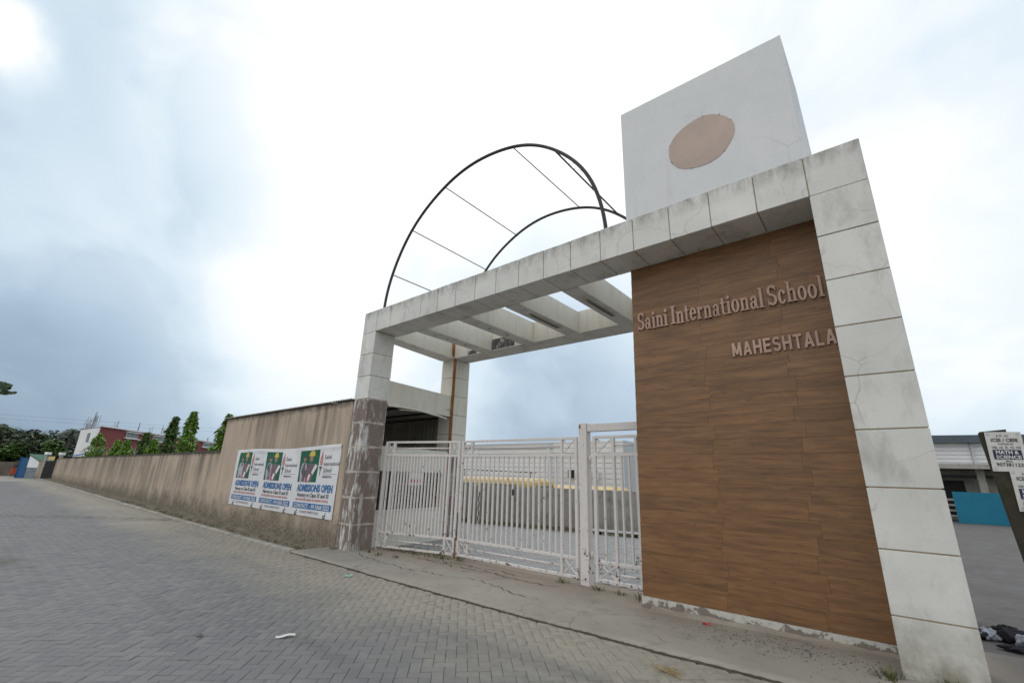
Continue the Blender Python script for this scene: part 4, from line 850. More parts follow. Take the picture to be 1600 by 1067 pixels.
for k in range(11):
    s = .6+k*2.25; wseg(s, s+.35, .2, .6, 0, 2.94, 'pier', 'concrete'); 
    if k % 2 == 1: wseg(s+.5, s+2.0, 1.5, 1.59, .2, 2.3, 'opening', 'black')
    wseg(s+.1, s+.22, .38, .49, 3.24, 4.49, 'downpipe', 'greylt')
wseg(0, LB, .3, .42, 2.45, 2.62, 'lintel', 'black')
for k in range(5): wseg(0, LB, .46+.0*k, .495, 3.35+.23*k, 3.37+.23*k, 'sheet_rib', 'greylt')
for k in range(4): wseg(1.5, 5.2, -.5, -.44, .25+.3*k, .36+.3*k, 'guard_rail', 'concrete')
tp = MB().hexa([(13.02, 30.1, 0), (15.02, 30.3, 0), (15.02, 30.35, 0), (13.02, 30.15, 0), (13.02, 30.1, 1.66), (15.02, 30.3, 1.64), (15.02, 30.35, 1.64), (13.02, 30.15, 1.66)]).build('hoarding', M['teal']); tag(tp, 'plain teal blue sheet hoarding before the warehouse', 'hoarding')
wp = MB().box(15.06, 15.34, 30.2, 30.45, 0, 1.98, .02).build('gate_pillar', M['white']); tag(wp, 'short white pillar at right end of the teal hoarding', 'pillar')
# notice pillar
npil = MB(); 
npil.hexa([(11.575, 1.03, -.1), (11.79, 1.03, -.1), (11.81, 1.25, -.1), (11.58, 1.25, -.1), (11.425, 1.03, 2.43), (11.63, 1.03, 2.45), (11.65, 1.25, 2.45), (11.43, 1.25, 2.43)])
npil = npil.build('notice_pillar', M['mossy']); tag(npil, 'dark mossy square pillar carrying two paper notices at the right edge', 'pillar')
def notice(x0, z1, w, h, y, tilt, label):
    ex = np.array((math.cos(tilt), 0, math.sin(tilt))); ez = np.array((-math.sin(tilt), 0, math.cos(tilt))); o = np.array((x0, y, z1))
    r = thing('tuition_notice', label, 'notice', (float(x0+w/2), y, float(z1-h)), 'paper notices on the mossy pillar')
    P_ = lambda a, c, l: tuple(o+ex*a*w-ez*c*h-np.array((0, l, 0)))
    def q(a0, a1, c0, c1, l, nm, m): MB().add([P_(a0, c1, l), P_(a1, c1, l), P_(a1, c0, l), P_(a0, c0, l)], [(0, 1, 2, 3)]).build(nm, M[m], r)
    MB().hexa([P_(0, 1, .0), P_(1, 1, .0), P_(1, 1, -.006), P_(0, 1, -.006), P_(0, 0, 0), P_(1, 0, 0), P_(1, 0, -.006), P_(0, 0, -.006)]).build('sheet', M['paper'], r)
    def tx(s, a0, a1, cb, hh, m, bold=.0, l=.004):
        V, F = text_mesh(s, 1., bold, 2); lo, hi = V.min(0), V.max(0); V2, _ = text_mesh('H', 1., bold, 2); H = V2.max(0)[1]
        b = MB(); b.v = [P_(a0+(p[0]-lo[0])/(hi[0]-lo[0])*(a1-a0), cb-p[1]/H*hh, l) for p in V]; b.f = F; b.build('print_line', M[m], r, False, 'stuff')
    tx('A.K. Sir', .30, .66, .13, .065, 'bdark'); tx('ICSE / CBSE', .14, .88, .25, .085, 'bdark', .03); tx('TUITION IN', .30, .72, .335, .05, 'bdark', .01); tx('VIII, IX, X, XI, XII', .12, .90, .43, .06, 'bdark', .01)
    q(.12, .90, .455, .70, .002, 'title_block', 'bblue' if 0 else 'navy'); tx('MATH &', .2, .82, .56, .085, 'paper', .03); tx('SCIENCE', .18, .86, .68, .085, 'paper', .03)
    tx('Mob:', .42, .6, .765, .045, 'bdark', .01); tx('9073811231', .14, .92, .87, .085, 'bdark', .02)
    for (a, c) in ((.05, .03), (.86, .03), (.05, .90), (.86, .90)): q(a, a+.09, c, c+.07, .002, 'corner_print', 'greylt')
M['navy'] = plain_mat('print_navy', (.015, .022, .075), .5, .1, 2, 8, 0, .4, 0, 0)
notice(11.455, 2.425, .275, .42, 1.018, R(-1.5), 'upper paper notice with navy title block on the mossy pillar')
notice(11.565, 2.02, .275, .42, 1.014, R(-1), 'lower paper notice with navy title block cut by the picture edge')
wr = MB().tube([(11.63, 1.0, 1.75), (11.60, .99, 1.55), (11.60, .985, 1.42), (11.63, .99, 1.32), (11.70, 1.0, 1.25)], .008, 5).build('loose_wire', M['nail']); tag(wr, 'loose black wire dangling from the mossy pillar', 'wire')
# rags and bags by the pillar
def lump(name, c, r, m, label, cat, seed, flat=.5):
    rs = np.random.default_rng(seed); ph = rs.uniform(0, 6, 6); b = MB()
    def fn(u, v):
        a, h = 2*math.pi*u, math.pi*v; k = 1+.22*math.sin(3*a+ph[0])*math.sin(h)+.14*math.sin(5*a+4*h+ph[1])+.09*math.sin(9*a-6*h+ph[2])+.06*math.sin(14*a+9*h+ph[3])
        return (c[0]+r[0]*k*math.cos(a)*math.sin(h), c[1]+r[1]*k*math.sin(a)*math.sin(h), max(c[2], c[2]+r[2]*(.45+k*math.cos(h)*.6)))
    return tag(b.grid(fn, 36, 18).build(name, M[m], None, True), label, cat)
lump('rag', (11.07, 2.62, 0), (.10, .10, .10), 'darkbag', 'small dark rag lying closest to the right column', 'rag', 1)
lump('plastic_bag', (11.19, 2.66, 0), (.10, .10, .11), 'bag', 'crumpled pale plastic bag between two dark rags', 'bag', 2)
lump('rag', (11.38, 2.72, 0), (.15, .11, .15), 'darkbag', 'large dark bundle of cloth behind the pale bag', 'rag', 3)
lump('plastic_bag', (11.53, 2.45, 0), (.11, .12, .13), 'bag', 'pale plastic bag at the right edge of the picture', 'bag', 4)
lump('rag', (11.36, 2.25, 0), (.11, .07, .05), 'darkbag', 'flat dark rag lying in front of the large bundle', 'rag', 5)

# ------------------------------------------------------------------ far left end of the road
G0, G1 = np.array((-54.7, .25)), np.array((-58.5, -2.4)); ge = (G1-G0)/np.linalg.norm(G1-G0); gn = np.array((ge[1], -ge[0]))
if gn @ (np.array(CP[:2])-G0) > 0: gn = -gn                  # gn points away from the camera
def fseg(par, s0, s1, d0, d1, z0, z1, nm, m, bv=0):
    c = G0+ge*(s0+s1)/2+gn*(d0+d1)/2; zb = .2; return MB().obox((c[0], c[1], zb+(z0+z1)/2), (*ge, 0), (*gn, 0), (0, 0, 1), ((s1-s0)/2, (d1-d0)/2, (z1-z0)/2), bv).build(nm, M[m], par)
def fpt(s, d, z): c = G0+ge*s+gn*d; return (float(c[0]), float(c[1]), .2+z)
dg = thing('side_gate', 'dark double sheet gate with two lamp posts at the far end of the wall', 'gate', fpt(.8, 0, 0))
fseg(dg, .08, .74, 0, .06, .05, 1.75, 'gate_sheet', 'black'); fseg(dg, .78, 1.44, 0, .06, .05, 1.75, 'gate_sheet', 'black')
for s in (-.12, 1.46): fseg(dg, s, s+.18, -.05, .2, 0, 2.35, 'gate_pier', 'concrete'); fseg(dg, s-.08, s+.26, -.13, .28, 2.36, 2.62, 'lamp_cap', 'white')
fseg(dg, .05, 1.45, -.02, .05, 2.25, 2.32, 'sign_rail', 'steel'); fseg(dg, .5, 1.2, -.05, -.02, 1.85, 2.2, 'sign_board', 'yellow')
bk = thing('booth', 'small white and grey booth with green roof edge beside the dark gate', 'booth', fpt(3.0, .6, 0))
fseg(bk, 2.15, 3.35, 0, 1.2, .0, 1.05, 'lower_wall', 'grey'); 
c0 = [fpt(2.15, -.02, 1.06), fpt(3.35, -.02, 1.06), fpt(3.35, 1.2, 1.06), fpt(2.15, 1.2, 1.06), fpt(2.15, -.02, 1.7), fpt(3.35, -.02, 2.25), fpt(3.35, 1.2, 2.25), fpt(2.15, 1.2, 1.7)]
MB().hexa(c0).build('upper_wall', M['white'], bk); MB().hexa([fpt(2.05, -.12, 1.67), fpt(3.40, -.12, 2.29), fpt(3.40, 1.3, 2.29), fpt(2.05, 1.3, 1.67), fpt(2.05, -.12, 1.75), fpt(3.40, -.12, 2.38), fpt(3.40, 1.3, 2.38), fpt(2.05, 1.3, 1.75)]).build('roof', M['green'], bk)
ew = thing('end_wall', 'short brown stained wall between the dark gate and booth', 'wall', fpt(1.9, 0, 0)); fseg(ew, 1.66, 2.14, 0, .2, 0, 1.8, 'wall_panel', 'peach')
bp_ = thing('blue_door', 'blue sheet door standing left of the small booth', 'door', fpt(3.9, 0, 0)); fseg(bp_, 3.42, 4.35, .05, .12, .02, 2.0, 'door_sheet', 'blue'); fseg(bp_, 3.40, 3.44, .0, .15, 0, 2.1, 'frame', 'blue'); fseg(bp_, 4.36, 4.42, .0, .15, 0, 2.1, 'frame', 'blue')
fw = thing('far_wall', 'low brown wall closing the far end of the road', 'wall', (-72, -8, .2)); MB().hexa([(-66.5, -1.5, .1), (-66.8, -1.5, .1), (-77.8, -26, .1), (-77.5, -26, .1), (-66.5, -1.5, 1.75), (-66.8, -1.5, 1.75), (-77.8, -26, 1.75), (-77.5, -26, 1.75)]).build('wall_panel', M['brownwall'], fw)
# person walking far down the road
def skin_body(name, joints, edges, radii, mat, parent=None, levels=2):
    me_ = bpy.data.meshes.new(name); me_.from_pydata(joints, edges, []); ob = bpy.data.objects.new(name, me_); COL.objects.link(ob)
    md = ob.modifiers.new('s', 'SKIN'); 
    for v, r in zip(me_.skin_vertices[0].data, radii): v.radius = (r, r)
    me_.skin_vertices[0].data[0].use_root = True; sd = ob.modifiers.new('d', 'SUBSURF'); sd.levels = levels
    bpy.context.view_layer.update(); m = bpy.data.meshes.new_from_object(ob.evaluated_get(bpy.context.evaluated_depsgraph_get())); bpy.data.objects.remove(ob); bpy.data.meshes.remove(me_)
    b = MB(); b.v = [tuple(v.co) for v in m.vertices]; b.f = [tuple(p.vertices) for p in m.polygons]; bpy.data.meshes.remove(m)
    return b.build(name, mat, parent, True)
pc = np.array((-62.5, -2.2, .22)); pe = thing('person', 'person in dark top and orange red skirt walking at the far road end', 'person', tuple(pc))
J = [(0, 0, .92), (0, 0, 1.15), (0, .01, 1.36), (0, .01, 1.47), (0, -.01, 1.58), (0, -.01, 1.66), (.17, 0, 1.35), (.24, -.03, 1.08), (.22, -.18, .90), (-.17, 0, 1.35), (-.25, .03, 1.08), (-.26, -.05, .84), (.09, 0, .86), (.10, -.10, .48), (.10, -.04, .07), (.10, -.16, .03), (-.09, 0, .86), (-.10, .06, .48), (-.10, .18, .09), (-.10, .08, .03)]
Ed = [(0, 1), (1, 2), (2, 3), (3, 4), (4, 5), (2, 6), (6, 7), (7, 8), (2, 9), (9, 10), (10, 11), (0, 12), (12, 13), (13, 14), (14, 15), (0, 16), (16, 17), (17, 18), (18, 19)]
Rd = [.13, .12, .13, .05, .085, .07, .06, .042, .03, .06, .042, .03, .09, .06, .04, .035, .09, .06, .04, .035]
skin_body('body', [tuple(np.array((j[0]*1., j[1]*1., j[2]))+pc) for j in J], Ed, Rd, M['skin'], pe)
b = MB(); b.grid(lambda u, v: (pc[0]+(.20+.10*v+.02*math.sin(u*44))*math.cos(2*math.pi*u), pc[1]+(.17+.12*v)*math.sin(2*math.pi*u), pc[2]+.98-.72*v), 28, 6); b.build('skirt', M['redcloth'], pe, True)
b = MB(); b.grid(lambda u, v: (pc[0]+(.17+.05*math.sin(math.pi*v))*math.cos(2*math.pi*u), pc[1]+(.14+.03*math.sin(math.pi*v))*math.sin(2*math.pi*u), pc[2]+1.42-.48*v), 24, 6); b.build('top', M['darkbag'], pe, True)
b = MB(); b.grid(lambda u, v: (pc[0]+.105*math.cos(2*math.pi*u)*math.sin(math.pi*.62*v), pc[1]+.02+.115*math.sin(2*math.pi*u)*math.sin(math.pi*.62*v), pc[2]+1.60+.125*math.cos(math.pi*.62*v)), 18, 8); b.build('hair', M['black'], pe, True)

# ------------------------------------------------------------------ maroon building far left
rd = thing('maroon_building', 'two storey maroon building with white end and rebar on the roof', 'building', (-100, 20, 0))
A = np.array((-85.1, 6.8)); Bq = np.array((-121., 36.4)); C2 = np.array((-96.6, 6.05)); eR = (Bq-A)/np.linalg.norm(Bq-A); nR = np.array((eR[1], -eR[0])); nR = nR if nR @ (np.array(CP[:2])-A) > 0 else -nR; LR = float(np.linalg.norm(Bq-A)); D2 = C2+(Bq-A)
MB().hexa([(*A, 0), (*Bq, 0), (*D2, 0), (*C2, 0), (*A, 7.45), (*Bq, 7.45), (*D2, 7.45), (*C2, 7.45)]).build('maroon_wall', M['redwall'], rd)
eW = (C2-A)/np.linalg.norm(C2-A); nW = np.array((-eW[1], eW[0])); nW = nW if nW @ (np.array(CP[:2])-A) > 0 else -nW; LW = float(np.linalg.norm(C2-A))
def bseg(e, n, s0, s1, d0, d1, z0, z1, nm, m, par=rd):
    c = A+e*(s0+s1)/2+n*(d0+d1)/2; return MB().obox((c[0], c[1], (z0+z1)/2), (*e, 0), (*n, 0), (0, 0, 1), ((s1-s0)/2, (d1-d0)/2, (z1-z0)/2)).build(nm, M[m], par)
bseg(eW, nW, 0, LW, 0.0, .12, 0, 7.3, 'white_end', 'white'); bseg(eW, nW, 4.4, 5.9, .13, .2, 5.2, 6.6, 'end_window', 'grey')
bseg(eR, nR, -.2, LR, -.1, .35, 7.46, 7.66, 'parapet', 'white')
for (s0, s1, z0) in ((6.6, 9.9, 6.25), (14.5, 18.9, 6.25), (25, 29, 6.25), (34.8, 44.4, 6.25), (10, 13, 3.35), (16, 19, 3.35), (26, 29, 3.35)):
    w_ = bseg(eR, nR, s0, s1, .02, .1, z0, z0+.85, 'window', 'white'); n_w = max(2, int((s1-s0)/1.1))
    for k in range(n_w): a = s0+.12+k*(s1-s0-.1)/n_w; bseg(eR, nR, a, a+(s1-s0-.1)/n_w-.14, .105, .13, z0+.1, z0+.78, 'pane', 'glass', w_)
    bseg(eR, nR, s0-.5, s1+1.2, .02, .55, z0+.9, z0+1.02, 'sunshade', 'white'); bseg(eR, nR, s0-.5, s1+1.2, .02, .4, z0-.16, z0-.04, 'sill', 'white')
for k, (s, d, h, nbar) in enumerate(((-.2, -1, 2.0, 6), (4.6, -.6, 1.5, 4), (5.8, -5, 1.9, 4), (10.5, -.6, 1.6, 5), (14.4, -.6, 1.3, 4), (18.4, -.6, 1.8, 5), (22, -.6, 1.0, 4), (30, -.6, 1.2, 4), (38, -.6, 1.2, 4), (42, -.6, 1.3, 4))):
    b = MB()
    for q in range(nbar):
        c = A+eR*(s+random.uniform(-.35, .35))+nR*(d+random.uniform(-.3, .3)); hh = h*random.uniform(.6, 1.1); b.tube([(c[0], c[1], 7.4), (c[0]+random.uniform(-.15, .15), c[1]+random.uniform(-.15, .15), 7.66+hh)], .035, 4)
    b.build('rebar_cluster', M['rebar'], rd, False, 'stuff')
b = MB(); 
for q in range(16): c = C2+(A-C2)*random.uniform(0, .9); b.tube([(c[0], c[1], 7.3), (c[0]+.1, c[1], 7.66+random.uniform(.4, 1.9))], .03, 4)
b.build('rebar_cluster', M['rebar'], rd, False, 'stuff')
ts = thing('blue_roof_shed', 'low shed with blue sheet roof left of the maroon building', 'shed', (-79, 5.2, 0))
MB().box(-81, -76.5, 4.2, 6.8, 0, 2.7).build('wall', M['grey'], ts); MB().hexa([(-81.3, 3.9, 2.75), (-76.2, 3.9, 2.75), (-76.2, 7, 3.7), (-81.3, 7, 3.7), (-81.3, 3.9, 2.83), (-76.2, 3.9, 2.83), (-76.2, 7, 3.78), (-81.3, 7, 3.78)]).build('roof', M['tarp'], ts)

# ------------------------------------------------------------------ trees
def leaves(rs, C, size, droop, flat=.6, asp=.45):
    """one folded leaf quad at each centre"""
    n = len(C); th = rs.uniform(0, 2*math.pi, n); dz = -droop+rs.normal(0, .35, n)
    d = np.stack([np.cos(th), np.sin(th), dz], 1); d /= np.linalg.norm(d, axis=1)[:, None]
    up = np.stack([rs.normal(0, flat, n), rs.normal(0, flat, n), np.ones(n)], 1); sd = np.cross(d, up); sd /= np.linalg.norm(sd, axis=1)[:, None]
    s = (size*rs.uniform(.6, 1.3, n))[:, None]
    return np.stack([C, C+d*s*.5+sd*s*asp*.5, C+d*s, C+d*s*.5-sd*s*asp*.5], 1)
def ashoka(x, y, h, w, label, seed, mat='leafA', n=2600):
    rs = np.random.default_rng(seed); z0 = float(gz(x)); r = thing('ashoka_tree', label, 'tree', (x, y, z0), 'slender trees in a row behind the boundary wall')
    MB().tube([(x, y, z0-.1), (x+.03, y, z0+h*.4), (x+rs.normal(0, .06), y, z0+h*.93)], [.09, .06, .015], 7).build('trunk', M['bark'], r, True)
    f = rs.uniform(0, 1, n)**.8; tw = h*.13; zz = z0+.5+f*(h-.6); lob = 1+.25*np.sin(f*23+seed)+.12*np.sin(f*51)
    rad = 1.08*w*(1-f)**.85*lob*np.sqrt(rs.uniform(.1, 1, n))+.05; th = rs.uniform(0, 2*math.pi, n); th += .5*np.sin(f*17+th*2)
    C = np.stack([x+rad*np.cos(th)+.12*np.sin(f*5+seed), y+rad*np.sin(th), zz], 1)
    MB().quads(leaves(rs, C, .30, .75, .5, .36)).build('crown', M[mat], r)
    return r
for (x, y, h, w, lab, sd_) in ((-28.4, 4, 5.75, .95, 'tallest slender bright green tree behind the wall', 1), (-32.9, 4, 5.6, .80, 'thin dark green tree just left of the tallest slender one', 2),
    (-37.6, 4, 3.95, 1.0, 'short yellow green tree close to the thin dark green tree', 3), (-40.7, 4, 4.6, .95, 'narrow tree before the second window strip of maroon building', 4),
    (-47.4, 4, 4.1, .95, 'low cone shaped tree under first window strip of maroon building', 5), (-51.7, 4, 4.2, 1.05, 'low pointed tree nearest the bare maroon wall', 6), (-63, 4, 5.3, 2.0, 'broad slender tree hiding the white end of maroon building', 7),
    (-60.5, 3.2, 3.0, .8, 'small yellow green shrub like tree at foot of the maroon wall', 8), (-21.2, 4, 5.1, 1.05, 'bright tree half hidden by the tall cabin wall', 9), (-35.2, 4.6, 3.3, 1.0, 'pale green low tree between two dark slender trees', 10)):
    ashoka(x, y, h, w, lab, sd_, 'leafA' if sd_ not in (2, 4) else 'leafC')
def broad(name, x, y, h, w, label, seed, mat, n=3200, size=.42, group=None, trunk=.16):
    rs = np.random.default_rng(seed); z0 = .2; r = thing(name, label, 'tree', (x, y, z0), group)
    b = MB().tube([(x, y, z0-.2), (x+.1, y, z0+h*.35), (x, y+.1, z0+h*.7)], [trunk, trunk*.75, trunk*.3], 8)
    cl = []
    for k in range(22):
        a = rs.uniform(0, 6.28); f = rs.uniform(-.12, 1); rr = w*rs.uniform(.25, .95)*(1-.55*max(0, f-.55)/.45); c = np.array((x+rr*math.cos(a), y+rr*math.sin(a), z0+h*(.22+.72*f))); cl.append(c)
        b.tube([(x, y, z0+h*(.18+.4*f)), tuple((np.array((x, y, z0+h*(.25+.45*f)))+c)/2+rs.normal(0, .1, 3)), tuple(c)], [trunk*.4, trunk*.25, .02], 5)
    b.build('trunk', M['bark'], r, True)
    cl = np.array(cl); k = rs.integers(0, len(cl), n); dv_ = rs.normal(0, 1, (n, 3)); dv_ /= np.linalg.norm(dv_, axis=1)[:, None]; rad = w*.36*rs.uniform(.35, 1.05, n)**.6
    C = cl[k]+dv_*rad[:, None]*np.array((1, 1, .75)); MB().quads(leaves(rs, C, size, .35, .8, .55)).build('crown', M[mat], r); return r
gl = 'broad trees massed at the far end of the road'
for (x, y, h, w, lab, sd_, m) in ((-70, -1.0, 7.2, 2.6, 'tall dark tree behind the blue door and booth', 21, 'leafB'), (-67.5, .6, 5.6, 1.5, 'mid green pointed tree behind the dark side gate', 22, 'leafC'), (-73, -4.2, 7.5, 3.0, 'dark broad tree rising behind the walking person', 23, 'leafB'),
    (-69.5, -3.0, 5.2, 2.3, 'low bright green tree directly behind the blue door', 24, 'leafC'), (-76, -7.5, 7.6, 3.2, 'dark broad tree at left edge of the picture', 25, 'leafB'), (-80, -3.2, 8.2, 3.0, 'dull dark tree behind the other trees at road end', 26, 'leafB'), (-80, -12, 8., 3.4, 'dark tree outside left of the road end', 27, 'leafB')):
    broad('broad_tree', x, y, h*.74, w, lab, sd_, m, 3600, .46, gl)
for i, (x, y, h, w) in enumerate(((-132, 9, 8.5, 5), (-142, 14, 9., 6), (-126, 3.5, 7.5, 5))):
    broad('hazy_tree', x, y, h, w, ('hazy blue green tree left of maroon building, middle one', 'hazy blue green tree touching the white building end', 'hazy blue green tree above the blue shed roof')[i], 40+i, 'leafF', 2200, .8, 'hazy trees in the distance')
# palm
pm = thing('palm_tree', 'palm with drooping fronds beside the white end of maroon building', 'tree', (-102, 5.3, 0))
MB().tube([(-102, 5.3, 0), (-101.8, 5.4, 3.5), (-101.6, 5.5, 7.3)], [.2, .15, .12], 8).build('trunk', M['bark'], pm, True)
rs = np.random.default_rng(5)
for k in range(16):
    a = 2*math.pi*k/16+rs.uniform(-.2, .2); el = rs.uniform(-.3, 1.0); L_ = rs.uniform(1.8, 2.6); b = MB(); sp = []
    for i in range(9):
        u = i/8; sp.append(np.array((-101.6+L_*u*math.cos(a)*math.cos(el*.6), 5.5+L_*u*math.sin(a)*math.cos(el*.6), 7.3+L_*(math.sin(el)*u-.75*u*u))))
    for i in range(1, 9):
        d = sp[i]-sp[i-1]; d /= np.linalg.norm(d); s_ = np.cross(d, (0, 0, 1.)); s_ /= np.linalg.norm(s_)+1e-6
        for sg_ in (-1, 1):
            for j in (0, .5): p = sp[i-1]+(sp[i]-sp[i-1])*j; w_ = .55*(1-.5*i/9); b.add([p, p+d*.12, p+s_*sg_*w_+d*.3-np.array((0, 0, .25*w_))], [(0, 1, 2)])
    b.build('frond', M['leafB'], pm)
# roadside tree outside the frame whose branch tip hangs in at the left
ot = thing('roadside_tree', 'leafy branch tip hanging into the sky at the left edge', 'tree', (-6.2, -9.6, 0))
MB().tube([(-6.2, -9.6, -.1), (-6.1, -9.5, 1.5), (-6.0, -9.3, 3.0), (-5.9, -9.2, 4.2)], [.16, .13, .1, .05], 8).build('trunk', M['bark'], ot, True)
bt_ = [(-6.0, -9.3, 3.0), (-5.6, -8.3, 3.45), (-5.1, -7.2, 3.55), (-4.75, -6.35, 3.42), (-4.62, -6.08, 3.36)]
MB().tube(bt_, [.05, .035, .022, .012, .006], 6).build('branch', M['bark'], ot, True)
rs = np.random.default_rng(9); cc = np.concatenate([np.array(bt_[1])+rs.normal(0, .35, (160, 3)), np.array(bt_[2])+rs.normal(0, .25, (120, 3)), np.array((-5.9, -9.2, 4.3))+rs.normal(0, .7, (900, 3))]); cc = cc[cc[:, 1] < -6.25]
MB().quads(leaves(rs, cc, .13, .3, .7, .5)).build('crown', M['leafB'], ot)
b = MB()
for (px_, py_, s_) in ((2, 599, .10), (7, 606, .11), (12, 603, .09), (4, 612, .11), (13, 609, .04), (20, 613, .075)):
    dd = (np.array(_r2)*((px_-800)/689.05)-np.array(_u2)*((py_-533.5)/689.05)+np.array(_d)); p = np.array(CP)+dd*9.95; e1 = np.array((.35, .9, .1)); e1 /= np.linalg.norm(e1); e2 = np.array((-.15, .1, 1.)); e2 /= np.linalg.norm(e2)
    for q in range(3 if s_ > .06 else 1):
        o_ = p+rs.normal(0, .02, 3); a_ = rs.uniform(-.6, .6); f1 = e1*math.cos(a_)+e2*math.sin(a_); f2 = -e1*math.sin(a_)+e2*math.cos(a_); n = 10
        b.add([o_+f1*s_*.95*math.cos(6.283*i/n)*(1-.25*math.cos(6.283*i/n))+f2*s_*.42*math.sin(6.283*i/n)+np.array((.02*math.cos(12.6*i/n), 0, 0)) for i in range(n)], [tuple(range(n))])
    b.tube([tuple(p), (-4.75, -6.35, 3.42)], .004, 4)
b.build('leaf_spray', M['leafB'], ot)

# ------------------------------------------------------------------ weeds, litter and pebbles
def tuft(x, y, z, n, h, seed, spread=.09):
    rs = np.random.default_rng(seed); b = MB()
    for k in range(n):
        a = rs.uniform(0, 6.28); d = rs.uniform(0, spread); hh = h*.62*rs.uniform(.3, 1.1); c = np.array((x+d*math.cos(a), y+d*math.sin(a), z)); ln = rs.uniform(.3, .9)*hh; tip = c+np.array((ln*math.cos(a), ln*math.sin(a), hh)); md = c*.45+tip*.55+np.array((0, 0, .25*hh)); w = rs.uniform(.003, .007); s_ = np.array((-math.sin(a), math.cos(a), 0))*w
        b.add([c-s_, c+s_, md+s_*1.3, md-s_*1.3, tip], [(0, 1, 2, 3), (3, 2, 4)])
    return b
for i, (x, y, n, h, lab) in enumerate(((.95, .30, 26, .16, 'weed tuft nearest the stripped brown column foot'), (1.4, .25, 22, .14, 'weed tuft second from the stripped brown column'), (1.9, .40, 20, .13, 'weed tuft on the apron below the left leaf'),
    (5.75, 1.12, 34, .20, 'yellowing weed tuft at left foot of the square gate post'), (6.45, 1.15, 30, .15, 'weed tuft under the wicket gate beside the post'), (6.85, 1.12, 26, .14, 'weed tuft under the middle of the wicket gate'), (7.3, 1.0, 40, .18, 'weed tuft at the left corner of the wood tile wall'), (10.25, -.07, 70, .15, 'dark weed tuft at the foot of the right column'), (10.72, -.06, 90, .17, 'weed clump at right side of the right column foot'))):
    tag(tuft(x, y, apron_z(x, y)-.01, n, h*.9, 60+i, .115).build('weed_tuft', M['grass']), lab, 'weed', 'weed tufts along the gateway')
b = MB()
rs = np.random.default_rng(11)
for k in range(260):
    x = rs.uniform(-20, -.4); y = -.42+rs.uniform(-.1, .35); tb = tuft(x, y, float(gz(x))-.03, 5, .09, 300+k, .06); b.add(tb.v, tb.f)
for k in range(160):
    x = rs.uniform(.8, 3.4); y = rs.uniform(.75, 1.35)+(x-.8)*.1; tb = tuft(x, y, .03, 5, .10, 700+k, .08); b.add(tb.v, tb.f)
for k in range(420):
    x = rs.uniform(-5, 8); y = wl(x)-rs.uniform(.05, .8); tb = tuft(x, y, .0, 5, .20, 1000+k, .09); b.add(tb.v, tb.f)
for k in range(120):
    x = rs.uniform(5.5, 8); y = rs.uniform(2.2, 5.); tb = tuft(x, y, .0, 4, .10, 1500+k, .06); b.add(tb.v, tb.f)
b.build('grass', M['grass'], None, False, 'stuff')
b = MB()
def stone(b, x, y, z, s, rs):
    r = rs.uniform(.6, 1.2, 6)*s; b.add([(x+r[0], y, z), (x, y+r[1], z), (x-r[2], y, z), (x, y-r[3], z), (x+r[4]*.2, y, z+r[5]*.6)], [(0, 1, 4), (1, 2, 4), (2, 3, 4), (3, 0, 4)])
for k in range(420):
    x = rs.normal(9.3, .75); y = rs.normal(.15, .18)
    if x < 10.3 and -.7 < y < .6: stone(b, x, y, apron_z(x, y), rs.uniform(.005, .016), rs)
for k in range(500):
    x = rs.uniform(-3, 10.8); y = -.95-abs(rs.normal(0, .9)); stone(b, x, y, .0, rs.uniform(.004, .011), rs)
for k in range(260):
    x = rs.uniform(.5, 10.3); y = rs.uniform(-.85, 1.1); stone(b, x, y, apron_z(x, y), rs.uniform(.004, .010), rs)
for k in range(900):
    x = rs.normal(9.0, .85); y = rs.normal(.22, .16)
    if x < 10.3 and -.5 < y < .6: stone(b, x, y, apron_z(x, y), rs.uniform(.002, .007), rs)
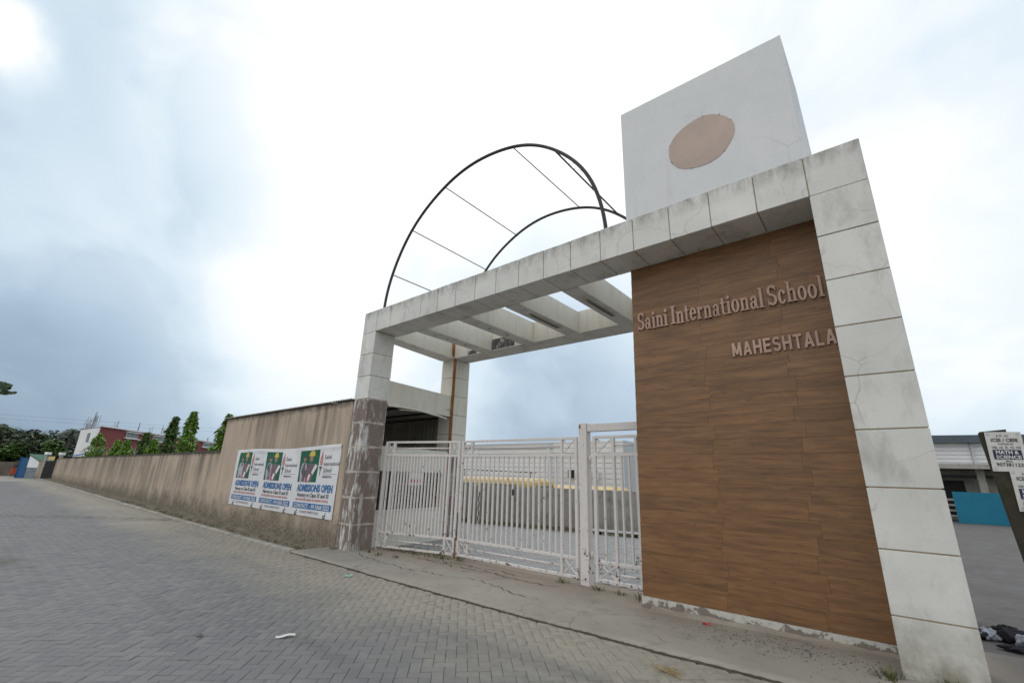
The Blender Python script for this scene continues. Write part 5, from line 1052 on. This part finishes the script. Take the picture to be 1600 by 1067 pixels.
b.build('pebbles', M['pebble'], None, False, 'stuff')
def litter(name, x, y, z, l, w, ang, m, label, seed):
    rs = np.random.default_rng(seed); b = MB(); c, s = math.cos(ang), math.sin(ang); ph = rs.uniform(0, 6, 3)
    b.grid(lambda u, v: (x+((u-.5)*l)*c-((v-.5)*w*(1-.5*abs(u-.4)))*s, y+((u-.5)*l)*s+((v-.5)*w*(1-.5*abs(u-.4)))*c, z+.010+.005*math.sin(u*7+ph[0])+.007*math.sin(v*9+u*3+ph[1])+.02*u*v), 10, 6)
    return tag(b.build(name, M[m], None, True), label, 'litter')
litter('paper_scrap', 5.02, -3.41, .004, .20, .06, R(62), 'paper', 'white paper scrap lying on the grey road paving', 1)
litter('plastic_wrapper', 2.75, -1.28, .004, .14, .09, R(20), 'mint', 'mint green plastic wrapper on paving near the apron edge', 2)
litter('red_scrap', 8.42, .42, apron_z(8.4, .42), .09, .06, R(10), 'bred', 'small red scrap on the apron before the wood tile wall', 3)
st_ = MB()
for k in range(40):
    a = rs.uniform(-.5, .5)+R(-35); c = np.array((8.56+rs.normal(0, .05), -1.27+rs.normal(0, .05), .008+rs.uniform(0, .02))); d = np.array((math.cos(a), math.sin(a), rs.normal(0, .08)))*rs.uniform(.04, .11); st_.tube([c-d, c+d], .0025, 4)
tag(st_.build('straw_bundle', M['straw']), 'dry straw wisp on the paving at the apron edge', 'litter')
tag(litter('dry_leaf', 4.35, -4.05, .003, .07, .04, R(30), 'pebble', 'x', 5), 'dark dry leaf lying on the road left of the paper scrap', 'litter')
# thin power lines far left
pl = thing('power_line', 'thin sagging wires above the trees at the far left', 'wire', (-90, -20, 0))
for k, z in enumerate((9.0, 9.6)):
    MB().tube([(-88-4*u, -60+95*u, z-1.2*math.sin(math.pi*u)) for u in np.linspace(0, 1, 14)], .009, 4).build('wire', M['steel'], pl)
for y in (-60, 35): MB().tube([(-88-4*(y+60)/95, y, 0), (-88-4*(y+60)/95, y, 10)], .12, 8).build('pole', M['concrete'], pl)
